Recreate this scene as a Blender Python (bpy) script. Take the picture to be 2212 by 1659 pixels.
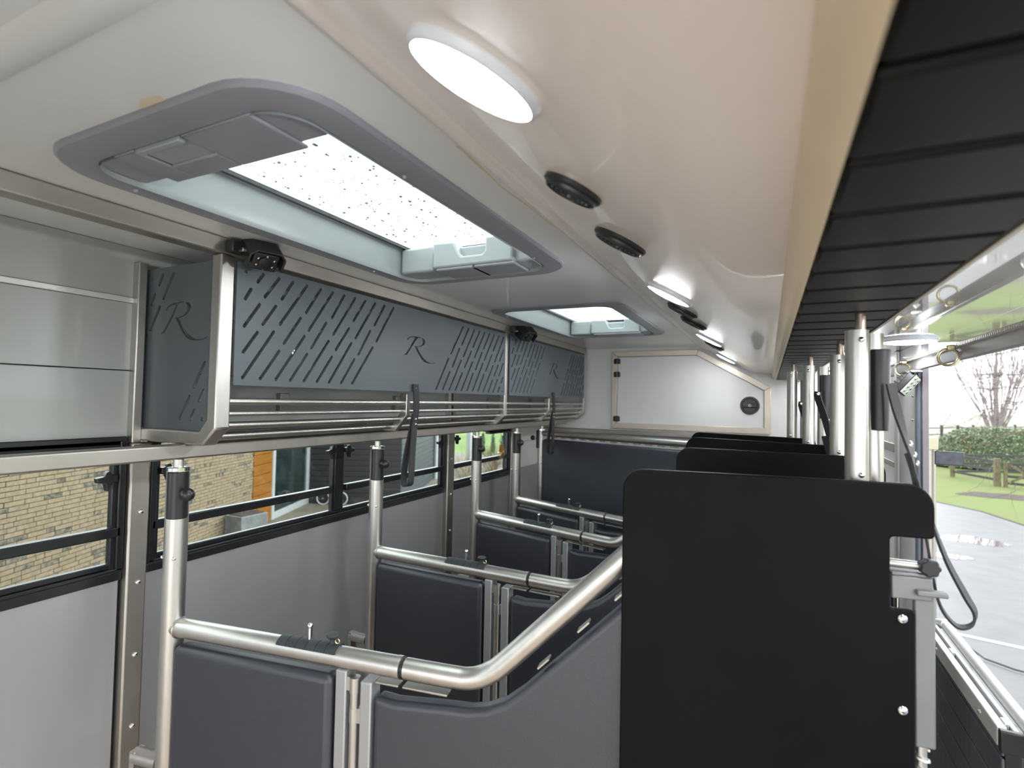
import bpy, bmesh, math, random
from mathutils import Vector, Matrix
random.seed(7)
R = math.radians
S = 0.45            # metres per working unit (1 unit = ceiling height above the lens)
FL = -4.1           # floor level in working units (lens at 0)
sc = bpy.context.scene
COL = sc.collection
for o in list(bpy.data.objects):
    bpy.data.objects.remove(o, do_unlink=True)

# ------------------------------------------------------------------ camera
FPX, YAW, PITCH, ROLL = 1141.4, 0.4519, 0.030285, 0.0203
cy, sy = math.cos(YAW), math.sin(YAW)
fw = Vector((-sy*math.cos(PITCH), cy*math.cos(PITCH), math.sin(PITCH)))
rt0 = Vector((cy, sy, 0)); up0 = rt0.cross(fw)
rt = rt0*math.cos(ROLL) + up0*math.sin(ROLL)
up = -rt0*math.sin(ROLL) + up0*math.cos(ROLL)
cd = bpy.data.cameras.new('camera'); cam = bpy.data.objects.new('camera', cd); COL.objects.link(cam)
cam.matrix_world = Matrix(((rt.x, up.x, -fw.x, 0), (rt.y, up.y, -fw.y, 0), (rt.z, up.z, -fw.z, -FL*S), (0, 0, 0, 1)))
cd.sensor_width = 36; cd.sensor_fit = 'HORIZONTAL'; cd.lens = FPX/2212*36
cd.clip_start = 0.02; cd.clip_end = 2000
cd.dof.use_dof = True; cd.dof.focus_distance = 1.75; cd.dof.aperture_fstop = 3.2
sc.camera = cam
# ------------------------------------------------------------------ world: bright overcast
w = bpy.data.worlds.new('overcast'); sc.world = w; w.use_nodes = True
nt = w.node_tree; nt.nodes.clear()
wo = nt.nodes.new('ShaderNodeOutputWorld'); bg = nt.nodes.new('ShaderNodeBackground')
tc = nt.nodes.new('ShaderNodeTexCoord'); sp = nt.nodes.new('ShaderNodeSeparateXYZ'); rp = nt.nodes.new('ShaderNodeValToRGB')
nt.links.new(tc.outputs['Generated'], sp.inputs[0]); nt.links.new(sp.outputs['Z'], rp.inputs[0])
rp.color_ramp.elements[0].position = 0.0; rp.color_ramp.elements[0].color = (0.93, 0.95, 1.0, 1)
rp.color_ramp.elements[1].position = 0.7; rp.color_ramp.elements[1].color = (0.95, 1.0, 1.0, 1)
nt.links.new(rp.outputs[0], bg.inputs[0]); bg.inputs[1].default_value = 2.0
nt.links.new(bg.outputs[0], wo.inputs[0])
sc.view_settings.view_transform = 'Standard'; sc.view_settings.look = 'None'
sc.view_settings.gamma = 1; sc.view_settings.use_curve_mapping = False
sc.view_settings.exposure = 1.2
LAMP = 60.0

# ------------------------------------------------------------------ materials
def mat(name, c, rough=.5, metal=0, noise=0, nscale=8, bump=0, bscale=60, coat=0, spec=.5, stretch=None, emit=0, c2=None, ior=1.5):
    m = bpy.data.materials.new(name); m.use_nodes = True
    n = m.node_tree.nodes; l = m.node_tree.links; p = n['Principled BSDF']
    p.inputs['Base Color'].default_value = (*c, 1); p.inputs['Roughness'].default_value = rough
    p.inputs['Metallic'].default_value = metal; p.inputs['IOR'].default_value = ior
    p.inputs['Specular IOR Level'].default_value = spec
    if coat: p.inputs['Coat Weight'].default_value = coat; p.inputs['Coat Roughness'].default_value = .03
    if emit:
        p.inputs['Emission Color'].default_value = (*c, 1); p.inputs['Emission Strength'].default_value = emit
    if noise or bump:
        t = n.new('ShaderNodeTexCoord'); mp = n.new('ShaderNodeMapping'); l.new(t.outputs['Object'], mp.inputs[0])
        if stretch: mp.inputs['Scale'].default_value = stretch
    if noise:
        nz = n.new('ShaderNodeTexNoise'); nz.inputs['Scale'].default_value = nscale; nz.inputs['Detail'].default_value = 5
        l.new(mp.outputs[0], nz.inputs['Vector'])
        mx = n.new('ShaderNodeValToRGB')
        d = c2 or tuple(max(0, x*(1-noise)) for x in c)
        mx.color_ramp.elements[0].position = .35; mx.color_ramp.elements[1].position = .65
        mx.color_ramp.elements[0].color = (*d, 1); mx.color_ramp.elements[1].color = (*c, 1)
        l.new(nz.outputs['Fac'], mx.inputs[0]); l.new(mx.outputs[0], p.inputs['Base Color'])
    if bump:
        nb = n.new('ShaderNodeTexNoise'); nb.inputs['Scale'].default_value = bscale; nb.inputs['Detail'].default_value = 3
        l.new(mp.outputs[0], nb.inputs['Vector'])
        b = n.new('ShaderNodeBump'); b.inputs['Strength'].default_value = bump; b.inputs['Distance'].default_value = .002
        l.new(nb.outputs['Fac'], b.inputs['Height']); l.new(b.outputs[0], p.inputs['Normal'])
    return m
M = {}
M['white'] = mat('gelcoat_painted_dim', (.56, .57, .57), .3, noise=.03, nscale=3, coat=.25)  # same gelcoat as the slope, darkened to put dimmer light into the colour
M['slope'] = mat('glossy_gelcoat_painted_light', (.90, .815, .76), .22, noise=.03, nscale=3, coat=.5)  # same gelcoat as the flat ceiling, warm light painted into the colour
M['gloss'] = mat('mirror_gloss_white', (.74, .74, .74), .06, coat=1, ior=1.7)
M['wallwhite'] = mat('white_wall_panel', (.70, .70, .68), .35, noise=.03, nscale=3, coat=.2)
M['wallgrey'] = mat('silver_grey_wall_panel', (.36, .375, .365), .33, .1, noise=.04, nscale=3, coat=.2)
M['wallright'] = mat('white_panel_painted_light', (.86, .86, .855), .35, coat=.2)  # wall white raised for the right wall, extra light put into the colour
M['steel'] = mat('brushed_steel', (.57, .55, .52), .37, 1, noise=.06, nscale=14, stretch=(3, 3, 1))
M['steeldull'] = mat('dull_steel_section', (.43, .405, .365), .42, 1, noise=.08, nscale=9)
M['alu'] = mat('anodised_aluminium_sheet', (.37, .37, .375), .38, .5, noise=.025, nscale=5, stretch=(1, 6, .3), bump=.03, bscale=200)
M['aluL'] = mat('light_aluminium', (.70, .69, .67), .4, .5, noise=.05)
M['gold'] = mat('champagne_aluminium', (.60, .54, .45), .38, .6, noise=.05)
M['tan'] = mat('tan_anodised_edge', (.86, .71, .51), .4, .2, noise=.05)
M['zinc'] = mat('yellow_zinc_ring', (.72, .63, .38), .28, 1)
M['chrome'] = mat('chrome', (.8, .8, .8), .12, 1)
M['panel'] = mat('anthracite_powder_coat', (.082, .098, .110), .42, noise=.12, nscale=6, bump=.05, bscale=300)
M['pad'] = mat('black_vinyl_padding', (.0135, .0155, .027), .46, noise=.15, spec=.95, nscale=40, bump=.12, bscale=220)
M['board'] = mat('black_plastic_board', (.0045, .0042, .0048), .45, noise=.2, nscale=10, bump=.05, bscale=200, spec=.09)
M['slat'] = mat('black_grained_plank', (.008, .0075, .0075), .45, spec=.18, noise=.35, nscale=5, stretch=(1, 12, 1), bump=.1)
M['blackp'] = mat('black_plastic', (.014, .014, .015), .32, noise=.1)
M['blackm'] = mat('black_window_profile', (.011, .012, .014), .28, noise=.1)
M['rubber'] = mat('dark_rubber', (.025, .030, .033), .6, noise=.2, nscale=30, bump=.2, bscale=80)
M['web'] = mat('black_webbing', (.02, .02, .022), .6, bump=.35, bscale=420, noise=.15)
M['skygrey'] = mat('grey_hatch_plastic', (.215, .222, .25), .36, noise=.04)
M['skylight'] = mat('pale_hatch_plastic', (.26, .288, .294), .3, noise=.03)
M['lampring'] = mat('clear_lamp_ring', (.82, .87, .95), .15, coat=.6)
M['led'] = mat('lit_led_diffuser', (.94, .97, 1.0), .5, emit=LAMP)
M['led2'] = mat('lit_led_diffuser_by_the_opening', (.94, .97, 1.0), .5, emit=LAMP*.4)
M['ledoff'] = mat('led_lens', (.75, .85, .70), .2, coat=.5)
M['floor'] = mat('rubber_floor_bounce', (.66, .53, .42), .55, noise=.25, nscale=20, bump=.3, bscale=40)  # floor tone lightened and warmed to bounce light onto the sloping ceiling
M['ramp'] = mat('ribbed_ramp_rubber', (.075, .080, .092), .5, noise=.3, nscale=4, stretch=(1, 8, 1), bump=.2)
M['silver'] = mat('silver_painted_metal', (.60, .61, .64), .3, .4, noise=.04)
M['red'] = mat('red_mark', (.6, .02, .03), .4)
M['orange'] = mat('orange_label', (.95, .42, .02), .5, noise=.1)
M['orangew'] = mat('orange_stained_cladding', (0.2772, 0.1056, 0.0079), .45, noise=.25, nscale=3, stretch=(1, 1, 8))
M['siding'] = mat('grey_blue_siding', (0.0363, 0.0462, 0.0515), .5, noise=.15, nscale=6)
M['sidingd'] = mat('dark_brown_siding', (0.0145, 0.0139, 0.0145), .5, noise=.15, nscale=6)
M['mortar'] = mat('grey_mortar', (0.0231, 0.0251, 0.0251), .9, noise=.3, nscale=60)
M['brick'] = mat('buff_brick', (.285, .216, .14), .85, noise=.25, nscale=26, bump=.5, bscale=70)
M['brickd'] = mat('sooty_buff_brick', (.235, .19, .13), .85, noise=.8, nscale=18, bump=.5, bscale=70, c2=(0.0495, 0.0528, 0.0528))
M['bricko'] = mat('warm_buff_brick', (0.264, 0.2046, 0.1254), .85, noise=.3, nscale=26, bump=.5, bscale=70)
M['frame'] = mat('white_painted_frame', (0.396, 0.4092, 0.4158), .4)
M['darkglass'] = mat('dark_door_glass', (.025, .04, .04), .05, noise=.5, nscale=3, c2=(.01, .02, .018), coat=.4)
M['yard'] = mat('sandy_yard_paving', (0.1452, 0.1254, 0.0891), .75, noise=.25, nscale=3, bump=.3, bscale=20)
M['meadow'] = mat('bright_meadow', (0.1056, 0.1716, 0.0264), .9, noise=.25, nscale=.4)
M['grass'] = mat('mown_grass', (.085, .125, .022), .9, noise=.4, nscale=.55, bump=.8, bscale=30, c2=(.10, .112, .03))
M['far'] = mat('stubble_field_painted_haze', (0.2376, 0.2178, 0.1848), .95, noise=.15, nscale=.05)  # field tan paled, mist is painted into the base colour
M['drive'] = mat('wet_asphalt', (.075, .076, .083), .42, noise=.3, nscale=2.5, bump=.12, bscale=60)
M['puddle'] = mat('puddle_water', (.12, .11, .11), .03, coat=1)
M['soil'] = mat('bark_soil', (.062, .046, .042), .95, noise=.5, nscale=14, bump=.8, bscale=40)
M['wood'] = mat('weathered_grey_timber', (.04, .039, .040), .8, noise=.4, nscale=10, stretch=(8, 8, 1), bump=.3)
M['woodl'] = mat('mossy_fence_timber', (.14, .13, .06), .85, noise=.5, nscale=6, stretch=(6, 6, 1), bump=.3, c2=(.06, .047, .036))
M['bark'] = mat('bark_painted_haze', (.31, .26, .27), .9, noise=.4, nscale=12)  # grey-brown bark lightened, distance haze is put into the colour
M['moss'] = mat('mossy_branch_bark', (.11, .09, .065), .9, noise=.5, nscale=6, c2=(.07, .052, .045))
M['leaf'] = mat('leaves_painted_haze', (.20, .24, .155), .6, noise=.4, nscale=3, c2=(.125, .16, .10))  # hedge green lightened and greyed, haze is painted into the leaf colour
M['leaf2'] = mat('conifer_foliage', (0.0396, 0.0858, 0.0297), .8, noise=.4, nscale=8)
M['dry'] = mat('dry_yellow_twigs', (0.165, 0.1452, 0.0462), .9, noise=.4, nscale=8, c2=(0.1056, 0.0792, 0.0363))
M['russet'] = mat('russet_foliage', (0.132, 0.066, 0.033), .9, noise=.4, nscale=8)
M['flap'] = mat('pale_grey_flap_paint', (.085, .086, .092), .5, noise=.1)
M['concrete'] = mat('bounce_pad_concrete', (.60, .585, .565), .85, noise=.1)
M['latch'] = mat('grey_latch_steel', (.20, .20, .20), .48, .5, noise=.08)
M['stain'] = mat('tan_glue_residue', (.60, .50, .36), .5, noise=.2)
def glassmat(name, tint, gl):
    m = bpy.data.materials.new(name); m.use_nodes = True; n = m.node_tree.nodes; l = m.node_tree.links; n.clear()
    o = n.new('ShaderNodeOutputMaterial'); mx = n.new('ShaderNodeMixShader'); t = n.new('ShaderNodeBsdfTransparent'); g = n.new('ShaderNodeBsdfGlossy'); f = n.new('ShaderNodeLayerWeight'); pw = n.new('ShaderNodeMath'); pw.operation = 'POWER'; pw.inputs[1].default_value = 4.0; mu = n.new('ShaderNodeMath'); mu.operation = 'MULTIPLY_ADD'; mu.inputs[1].default_value = .75; mu.inputs[2].default_value = gl; mu.use_clamp = True
    t.inputs[0].default_value = (*tint, 1); g.inputs['Roughness'].default_value = .02; 
    l.new(f.outputs['Facing'], pw.inputs[0]); l.new(pw.outputs[0], mu.inputs[0]); l.new(mu.outputs[0], mx.inputs[0]); l.new(t.outputs[0], mx.inputs[1]); l.new(g.outputs[0], mx.inputs[2]); l.new(mx.outputs[0], o.inputs[0])
    return m
M['glass'] = glassmat('window_glass', (.93, .97, .96), .015)
M['drop'] = glassmat('rain_water', (.20, .24, .25), .03)
M['dropw'] = glassmat('rain_water_on_pane', (.72, .75, .75), .10)
M['bag'] = glassmat('clear_plastic_film', (.88, .89, .90), .10)

# ------------------------------------------------------------------ mesh builder (working units)
class B:
    def __init__(s): s.v = []; s.f = []
    def add(s, v, f):
        k = len(s.v); s.v += [Vector(p) for p in v]; s.f += [tuple(i+k for i in q) for q in f]; return s
    def box(s, x0, x1, y0, y1, z0, z1):
        return s.add([(x0,y0,z0),(x1,y0,z0),(x1,y1,z0),(x0,y1,z0),(x0,y0,z1),(x1,y0,z1),(x1,y1,z1),(x0,y1,z1)],
                     [(3,2,1,0),(4,5,6,7),(0,1,5,4),(1,2,6,5),(2,3,7,6),(3,0,4,7)])
    def obox(s, c, a, b, d):
        c, a, b, d = map(Vector, (c, a, b, d))
        if a.cross(b).dot(d) < 0: a = -a
        return s.add([c+i*a+j*b+k*d for k in (-1, 1) for i, j in ((-1,-1),(1,-1),(1,1),(-1,1))],
                     [(3,2,1,0),(4,5,6,7),(0,1,5,4),(1,2,6,5),(2,3,7,6),(3,0,4,7)])
    def tube(s, path, r, n=12, caps=True, radii=None, closed=False):
        P = [Vector(p) for p in path]; m = len(P); rings = []
        t0 = (P[1]-P[0]).normalized(); a = Vector((0, 0, 1)) if abs(t0.z) < .9 else Vector((1, 0, 0))
        nrm = (a - t0*a.dot(t0)).normalized(); k = len(s.v); V = []
        for i in range(m):
            if closed: t = (P[(i+1) % m]-P[i-1]).normalized()
            else: t = (P[min(i+1, m-1)]-P[max(i-1, 0)]).normalized()
            nrm = (nrm - t*nrm.dot(t)).normalized(); bn = t.cross(nrm); rr = radii[i] if radii else r
            for j in range(n):
                q = 2*math.pi*j/n; V.append(P[i] + (nrm*math.cos(q)+bn*math.sin(q))*rr)
        F = []
        for i in range(m if closed else m-1):
            for j in range(n):
                i2 = (i+1) % m
                F.append((i*n+j, i*n+(j+1) % n, i2*n+(j+1) % n, i2*n+j))
        if caps and not closed: F += [tuple(range(n-1, -1, -1)), tuple((m-1)*n+j for j in range(n))]
        return s.add(V, F)
    def cyl(s, a, b, r, n=16): return s.tube([a, b], r, n)
    def lathe(s, c, ax, prof, n=24, a=None):
        c = Vector(c); ax = Vector(ax).normalized(); h = Vector((0, 0, 1)) if abs(ax.z) < .9 else Vector((1, 0, 0))
        u = (h-ax*h.dot(ax)).normalized(); v = ax.cross(u); V = []; F = []
        for r_, h_ in prof:
            for j in range(n): q = 2*math.pi*j/n; V.append(c+ax*h_+(u*math.cos(q)+v*math.sin(q))*r_)
        for i in range(len(prof)-1):
            for j in range(n): F.append((i*n+j, i*n+(j+1) % n, (i+1)*n+(j+1) % n, (i+1)*n+j))
        F += [tuple(range(n-1, -1, -1)), tuple((len(prof)-1)*n+j for j in range(n))]
        return s.add(V, F)
    def prism(s, poly, O, U, V, N, d):
        O, U, V, N = map(Vector, (O, U, V, N)); n = len(poly); P = [O+U*a+V*b for a, b in poly]
        ar = sum(poly[i][0]*poly[(i+1) % n][1]-poly[(i+1) % n][0]*poly[i][1] for i in range(n))
        if (ar > 0) != (U.cross(V).dot(N)*d > 0): P.reverse()
        return s.add(P+[p+N*d for p in P], [tuple(range(n-1, -1, -1)), tuple(range(n, 2*n))]+[(i, (i+1) % n, n+(i+1) % n, n+i) for i in range(n)])
    def sphere(s, c, r, n=12, sc_=(1, 1, 1)):
        c = Vector(c); m = max(4, n//2); V = [c+Vector((0, 0, -r*sc_[2]))]; F = []
        for i in range(1, m):
            f = math.pi*i/m-math.pi/2
            for j in range(n): q = 2*math.pi*j/n; V.append(c+Vector((math.cos(f)*math.cos(q)*r*sc_[0], math.cos(f)*math.sin(q)*r*sc_[1], math.sin(f)*r*sc_[2])))
        V.append(c+Vector((0, 0, r*sc_[2]))); L = len(V)-1
        for j in range(n): F.append((0, 1+(j+1) % n, 1+j)); F.append((L, L-n+j, L-n+(j+1) % n))
        for i in range(m-2):
            for j in range(n): F.append((1+i*n+j, 1+i*n+(j+1) % n, 1+(i+1)*n+(j+1) % n, 1+(i+1)*n+j))
        return s.add(V, F)
    def torus(s, c, ax, Rr, r, n=24, m=8):
        c = Vector(c); ax = Vector(ax).normalized(); h = Vector((0, 0, 1)) if abs(ax.z) < .9 else Vector((1, 0, 0))
        u = (h-ax*h.dot(ax)).normalized(); v = ax.cross(u)
        return s.tube([c+(u*math.cos(2*math.pi*i/n)+v*math.sin(2*math.pi*i/n))*Rr for i in range(n)], r, m, closed=True)
    def ribbon(s, pts, wds, w, t):
        P = [Vector(p) for p in pts]; m = len(P); V = []; F = []
        for i in range(m):
            tg = (P[min(i+1, m-1)]-P[max(i-1, 0)]).normalized(); wd = Vector(wds[i]) if isinstance(wds, list) else Vector(wds)
            wd = (wd-tg*wd.dot(tg)).normalized(); nn = tg.cross(wd)
            for a, b in ((-1,-1),(1,-1),(1,1),(-1,1)): V.append(P[i]+wd*a*w/2+nn*b*t/2)
        for i in range(m-1):
            for j in range(4): F.append((i*4+j, i*4+(j+1) % 4, i*4+4+(j+1) % 4, i*4+4+j))
        F += [(3,2,1,0), tuple((m-1)*4+j for j in range(4))]
        return s.add(V, F)
def W(p): return Vector((p[0]*S, p[1]*S, (p[2]-FL)*S))
def smooth_path(pts, k=6):
    P = [Vector(p) for p in pts]; out = []
    for i in range(len(P)-1):
        a, b, c, d = P[max(i-1, 0)], P[i], P[i+1], P[min(i+2, len(P)-1)]
        for j in range(k):
            t = j/k; out.append(.5*((2*b)+(c-a)*t+(2*a-5*b+4*c-d)*t*t+(3*b-a-3*c+d)*t**3))
    return out+[P[-1]]
ROOT = {}
def tag(o, label=None, cat=None, group=None, kind=None):
    if label: o['label'] = label
    if cat: o['category'] = cat
    if group: o['group'] = group
    if kind: o['kind'] = kind
    return o
def thing(name, label, cat, loc, group=None, rz=0, local=False):
    o = bpy.data.objects.new(name, None); COL.objects.link(o); o.empty_display_size = .1
    o.location = W(loc); o.rotation_euler = (0, 0, rz)
    ROOT[o.name] = Vector((0, 0, o.location.z)) if local else o.location.copy()
    return tag(o, label, cat, group)
def mesh_of(b, off, name, m, angle=40):
    me = bpy.data.meshes.new(name)
    me.from_pydata([W(p)-off for p in b.v], [], b.f); me.update()
    me.shade_smooth(); me.set_sharp_from_angle(angle=R(angle))
    if m: me.materials.append(m)
    return me
def obj(name, b, m, parent=None, bev=0, seg=2, label=None, cat=None, group=None, kind=None, angle=40):
    if parent is not None: off = ROOT[parent.name]
    else:
        q = [W(p) for p in b.v]; xs = [p.x for p in q]; ys = [p.y for p in q]; zs = [p.z for p in q]
        off = Vector(((min(xs)+max(xs))/2, (min(ys)+max(ys))/2, min(zs)))
    me = mesh_of(b, off, name, M[m] if isinstance(m, str) else m, angle)
    o = bpy.data.objects.new(name, me); COL.objects.link(o)
    if parent is not None: o.parent = parent
    else: o.location = off
    ROOT[o.name] = off
    if bev:
        md = o.modifiers.new('bevel', 'BEVEL'); md.width = bev*S; md.segments = seg; md.limit_method = 'ANGLE'; md.angle_limit = R(38)
    return tag(o, label, cat, group, kind)
def copy_tree(o, parent=None):
    c = o.copy(); COL.objects.link(c); ROOT[c.name] = ROOT[o.name]
    if parent is not None: c.parent = parent
    for ch in list(o.children): copy_tree(ch, c)
    return c
def put(o, name, parent, off):      # copy of a part with shared mesh, moved by off (metres)
    c = o.copy(); COL.objects.link(c); c.parent = parent; c.location = off; return c
def struct(name, b, m, label, bev=0, parent=None, seg=2, angle=40):
    return obj(name, b, m, parent, bev, seg, label if parent is None else None, None, None, 'structure' if parent is None else None, angle)
def cutplate(name, outer, holes, thick, frame, m, parent):
    """flat plate with real cut-outs; frame maps (u,v,w) to working units"""
    cu = bpy.data.curves.new(name, 'CURVE'); cu.dimensions = '2D'; cu.fill_mode = 'BOTH'; cu.extrude = thick/2
    for poly in [outer]+holes:
        sp_ = cu.splines.new('POLY'); sp_.points.add(len(poly)-1); sp_.use_cyclic_u = True
        for i, (a, b_) in enumerate(poly): sp_.points[i].co = (a, b_, 0, 1)
    t = bpy.data.objects.new('plate_tmp', cu); COL.objects.link(t)
    dg = bpy.context.evaluated_depsgraph_get(); dg.update()
    me = bpy.data.meshes.new_from_object(t.evaluated_get(dg))
    off = ROOT[parent.name]
    for v_ in me.vertices: v_.co = W(frame(*v_.co)) - off
    me.name = name; me.materials.clear(); me.materials.append(M[m]); bpy.data.objects.remove(t, do_unlink=True); bpy.data.curves.remove(cu)
    bm_ = bmesh.new(); bm_.from_mesh(me); bmesh.ops.recalc_face_normals(bm_, faces=bm_.faces); bm_.to_mesh(me); bm_.free()
    o = bpy.data.objects.new(name, me); COL.objects.link(o); o.parent = parent; ROOT[o.name] = off
    return o
def slot(a, b, r, n=6):
    a = Vector(a); b = Vector(b); d = (b-a); d = d.normalized() if d.length > 1e-5 else Vector((.57, .82)); p = Vector((-d.y, d.x)); out = []
    for c, s_ in ((b, 1), (a, -1)):
        for i in range(n+1):
            q = math.pi*i/n - math.pi/2
            v = c + (d*math.cos(q) + p*math.sin(q))*r*s_; out.append((v.x, v.y))
    return out
def rrect(x0, x1, y0, y1, r, n=8):
    out = []
    for cx, cy_, a in ((x1-r, y1-r, 0), (x0+r, y1-r, 90), (x0+r, y0+r, 180), (x1-r, y0+r, 270)):
        for i in range(n+1): q = R(a+90*i/n); out.append((cx+r*math.cos(q), cy_+r*math.sin(q)))
    return out
def loops(b, LL, close=False):
    n = len(LL[0]); V = [p for L in LL for p in L]; F = []
    m = len(LL)
    for i in range(m if close else m-1):
        for j in range(n): F.append((i*n+j, i*n+(j+1) % n, ((i+1) % m)*n+(j+1) % n, ((i+1) % m)*n+j))
    return b.add(V, F)
def screw(parent, p, ax, r=.016, m='chrome', name='screw'):
    p = Vector(p); ax = Vector(ax)
    return obj(name, B().lathe(p, ax, [(r, 0), (r, .004), (r*.8, .010), (r*.35, .013)], 12), m, parent)

YB, YE = -4.0, 9.75
# ================================================================== SETTING
# flat ceiling with two hatch openings
SK = [(-2.68, -1.47, 1.22, 3.62), (-2.69, -1.46, 5.20, 7.68)]
b = B()
ys = [YB, SK[0][2], SK[0][3], SK[1][2], SK[1][3], YE+.1]
for i in range(5):
    if i in (1, 3):
        h = SK[i//2]; b.box(-4.02, h[0], ys[i], ys[i+1], 1, 1.14); b.box(h[1], -1.1, ys[i], ys[i+1], 1, 1.14)
    else: b.box(-4.02, -1.1, ys[i], ys[i+1], 1, 1.14)
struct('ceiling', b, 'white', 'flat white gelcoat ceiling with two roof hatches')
prof = [(-1.1,1.0),(-1.075,.978),(-1.03,.962),(-.97,.945),(-.93,.922),(-.88,.893),(-.7,.795),(-.54,.706),(-.44,.648),(-.36,.603),(-.29,.568),(-.22,.541),(-.14,.523),(-.06,.515),(.055,.512)]
def profband(y0, y1, t=.06):
    q = prof+[(x+.02, z+t) for x, z in reversed(prof)]
    return B().prism(q, (0, y0, 0), (1, 0, 0), (0, 0, 1), (0, 1, 0), y1-y0)
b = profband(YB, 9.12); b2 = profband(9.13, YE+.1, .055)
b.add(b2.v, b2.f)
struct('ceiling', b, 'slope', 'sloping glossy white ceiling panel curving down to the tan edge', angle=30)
struct('trim_1', B().prism([(.655, 1.004), (.68, .985), (.765, .985), (.79, 1.004)], (-4, 0, 0), (0, 1, 0), (0, 0, 1), (1, 0, 0), 2.95), 'white', 'shallow white joint strip across the ceiling beside the camera', .006)
struct('trim_2', B().prism([(.053,.56),(.053,.492),(.058,.470),(.066,.450),(.077,.434),(.091,.423),(.105,.418),(.115,.418),(.115,.56)], (0, YB, 0), (1, 0, 0), (0, 0, 1), (0, 1, 0), YE-YB), 'tan', 'tan edge trim along the slatted black strip')
t = struct('trim_3', B().box(.115, .515, YB, YE, .447, .56), 'blackp', 'black slatted strip under the ceiling carrying the partition posts')
pl0 = None; y = -.90
while y < 9.7:
    pb = B().box(.118, .508, y+.012, min(y+.268, 9.74), .418, .445)
    if pl0 is None: pl0 = obj('plank', pb, 'slat', t, .012, 3); y0_ = y
    else: put(pl0, 'plank', t, (0, (y-y0_)*S, 0))
    y += .28
t = struct('trim_4', B().box(.509, .523, YB, YE, .414, .56), 'gold', 'thin metal edge on the outer side of the black slatted strip')
for i in range(26): screw(t, (.5225, .2+i*.37, .432), (1, 0, -.6), .012)
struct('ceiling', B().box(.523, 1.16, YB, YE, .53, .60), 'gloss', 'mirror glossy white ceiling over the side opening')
tag(obj('raised_flap', B().box(1.161, 2.0, -1.0, 5.28, .53, .60), 'gloss', bev=.006), 'mirror glossy white top flap raised level over the side opening', 'flap')
# left wall
XL = -3.95
t = struct('wall_left', B().box(-4.06, -3.975, YB, YE, -.33, 1.0).box(-4.06, -3.975, YB, YE, FL, -1.26).box(-4.06, -3.975, 8.06, YE, -1.26, -.33), 'mortar', 'left wall of white panels above and aluminium sheet below the windows')
for z0, z1 in ((-.325, .146), (.152, .612), (.652, .998)):
    obj('wall_panel', B().box(-3.974, XL, YB, YE-.01, z0, z1), 'wallgrey', t, .004)
obj('panel_strip', B().box(-3.974, XL+.012, YB, YE-.01, .614, .650), 'aluL', t, .004)
obj('panel_strip', B().box(-3.974, XL+.02, YB, 2.1, -.375, -.328), 'blackm', t, .004)
for y0, y1, m_ in ((YB, 2.10, 'alu'), (2.14, 6.16, 'alu'), (6.18, 8.09, 'alu')):
    obj('kick_panel', B().box(-3.974, XL, y0, y1, FL, -1.268), m_, t, .004)
obj('kick_panel', B().box(-3.974, XL, 8.11, YE-.01, FL, -1.20), 'alu', t, .004)
obj('wall_panel', B().box(-3.974, XL, 8.11, YE-.01, -1.195, -.74), 'wallwhite', t, .004)
obj('wall_panel', B().box(-3.974, XL, 8.11, YE-.01, -.735, -.33), 'wallwhite', t, .004)
def pillar(k, y0, y1, x, zt, label, zs):
    t = struct('trim_%d' % k, B().box(XL-.02, x, y0, y1, FL, min(zt, -.345)), 'steeldull', label, .012)
    if zt > 0:
        obj('upper_upright', B().box(XL-.02, x, y0, y0+.06, -.344, zt), 'steel', t, .008); obj('bracket_plate', B().box(XL+.0, XL+.02, y0+.06, y0+.16, .79, zt), 'steeldull', t, .004); screw(t, (XL+.02, y0+.10, .85), (1, 0, 0), .018)
    for z in zs: screw(t, (x, (y0+y1)/2+.01, z), (1, 0, 0), .018)
pillar(5, 2.115, 2.245, -3.885, .90, 'steel wall pillar between the first two windows', (-.82, -1.30, -1.79, -2.27))
pillar(6, 6.075, 6.235, -3.885, .90, 'steel wall pillar between the second and the last window', (-.82, -1.30, -1.79))
pillar(7, 8.07, 8.16, -3.90, -.35, 'narrow steel pillar after the last window', ())
struct('trim_8', B().box(-3.22, -3.11, YB, 9.62, .895, .999), 'steeldull', 'upper steel rail under the ceiling above the rack', .01)
struct('trim_9', B().box(-3.51, -3.40, YB, 9.40, -.425, -.33), 'steeldull', 'lower steel rail in front of the windows', .012)
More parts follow.
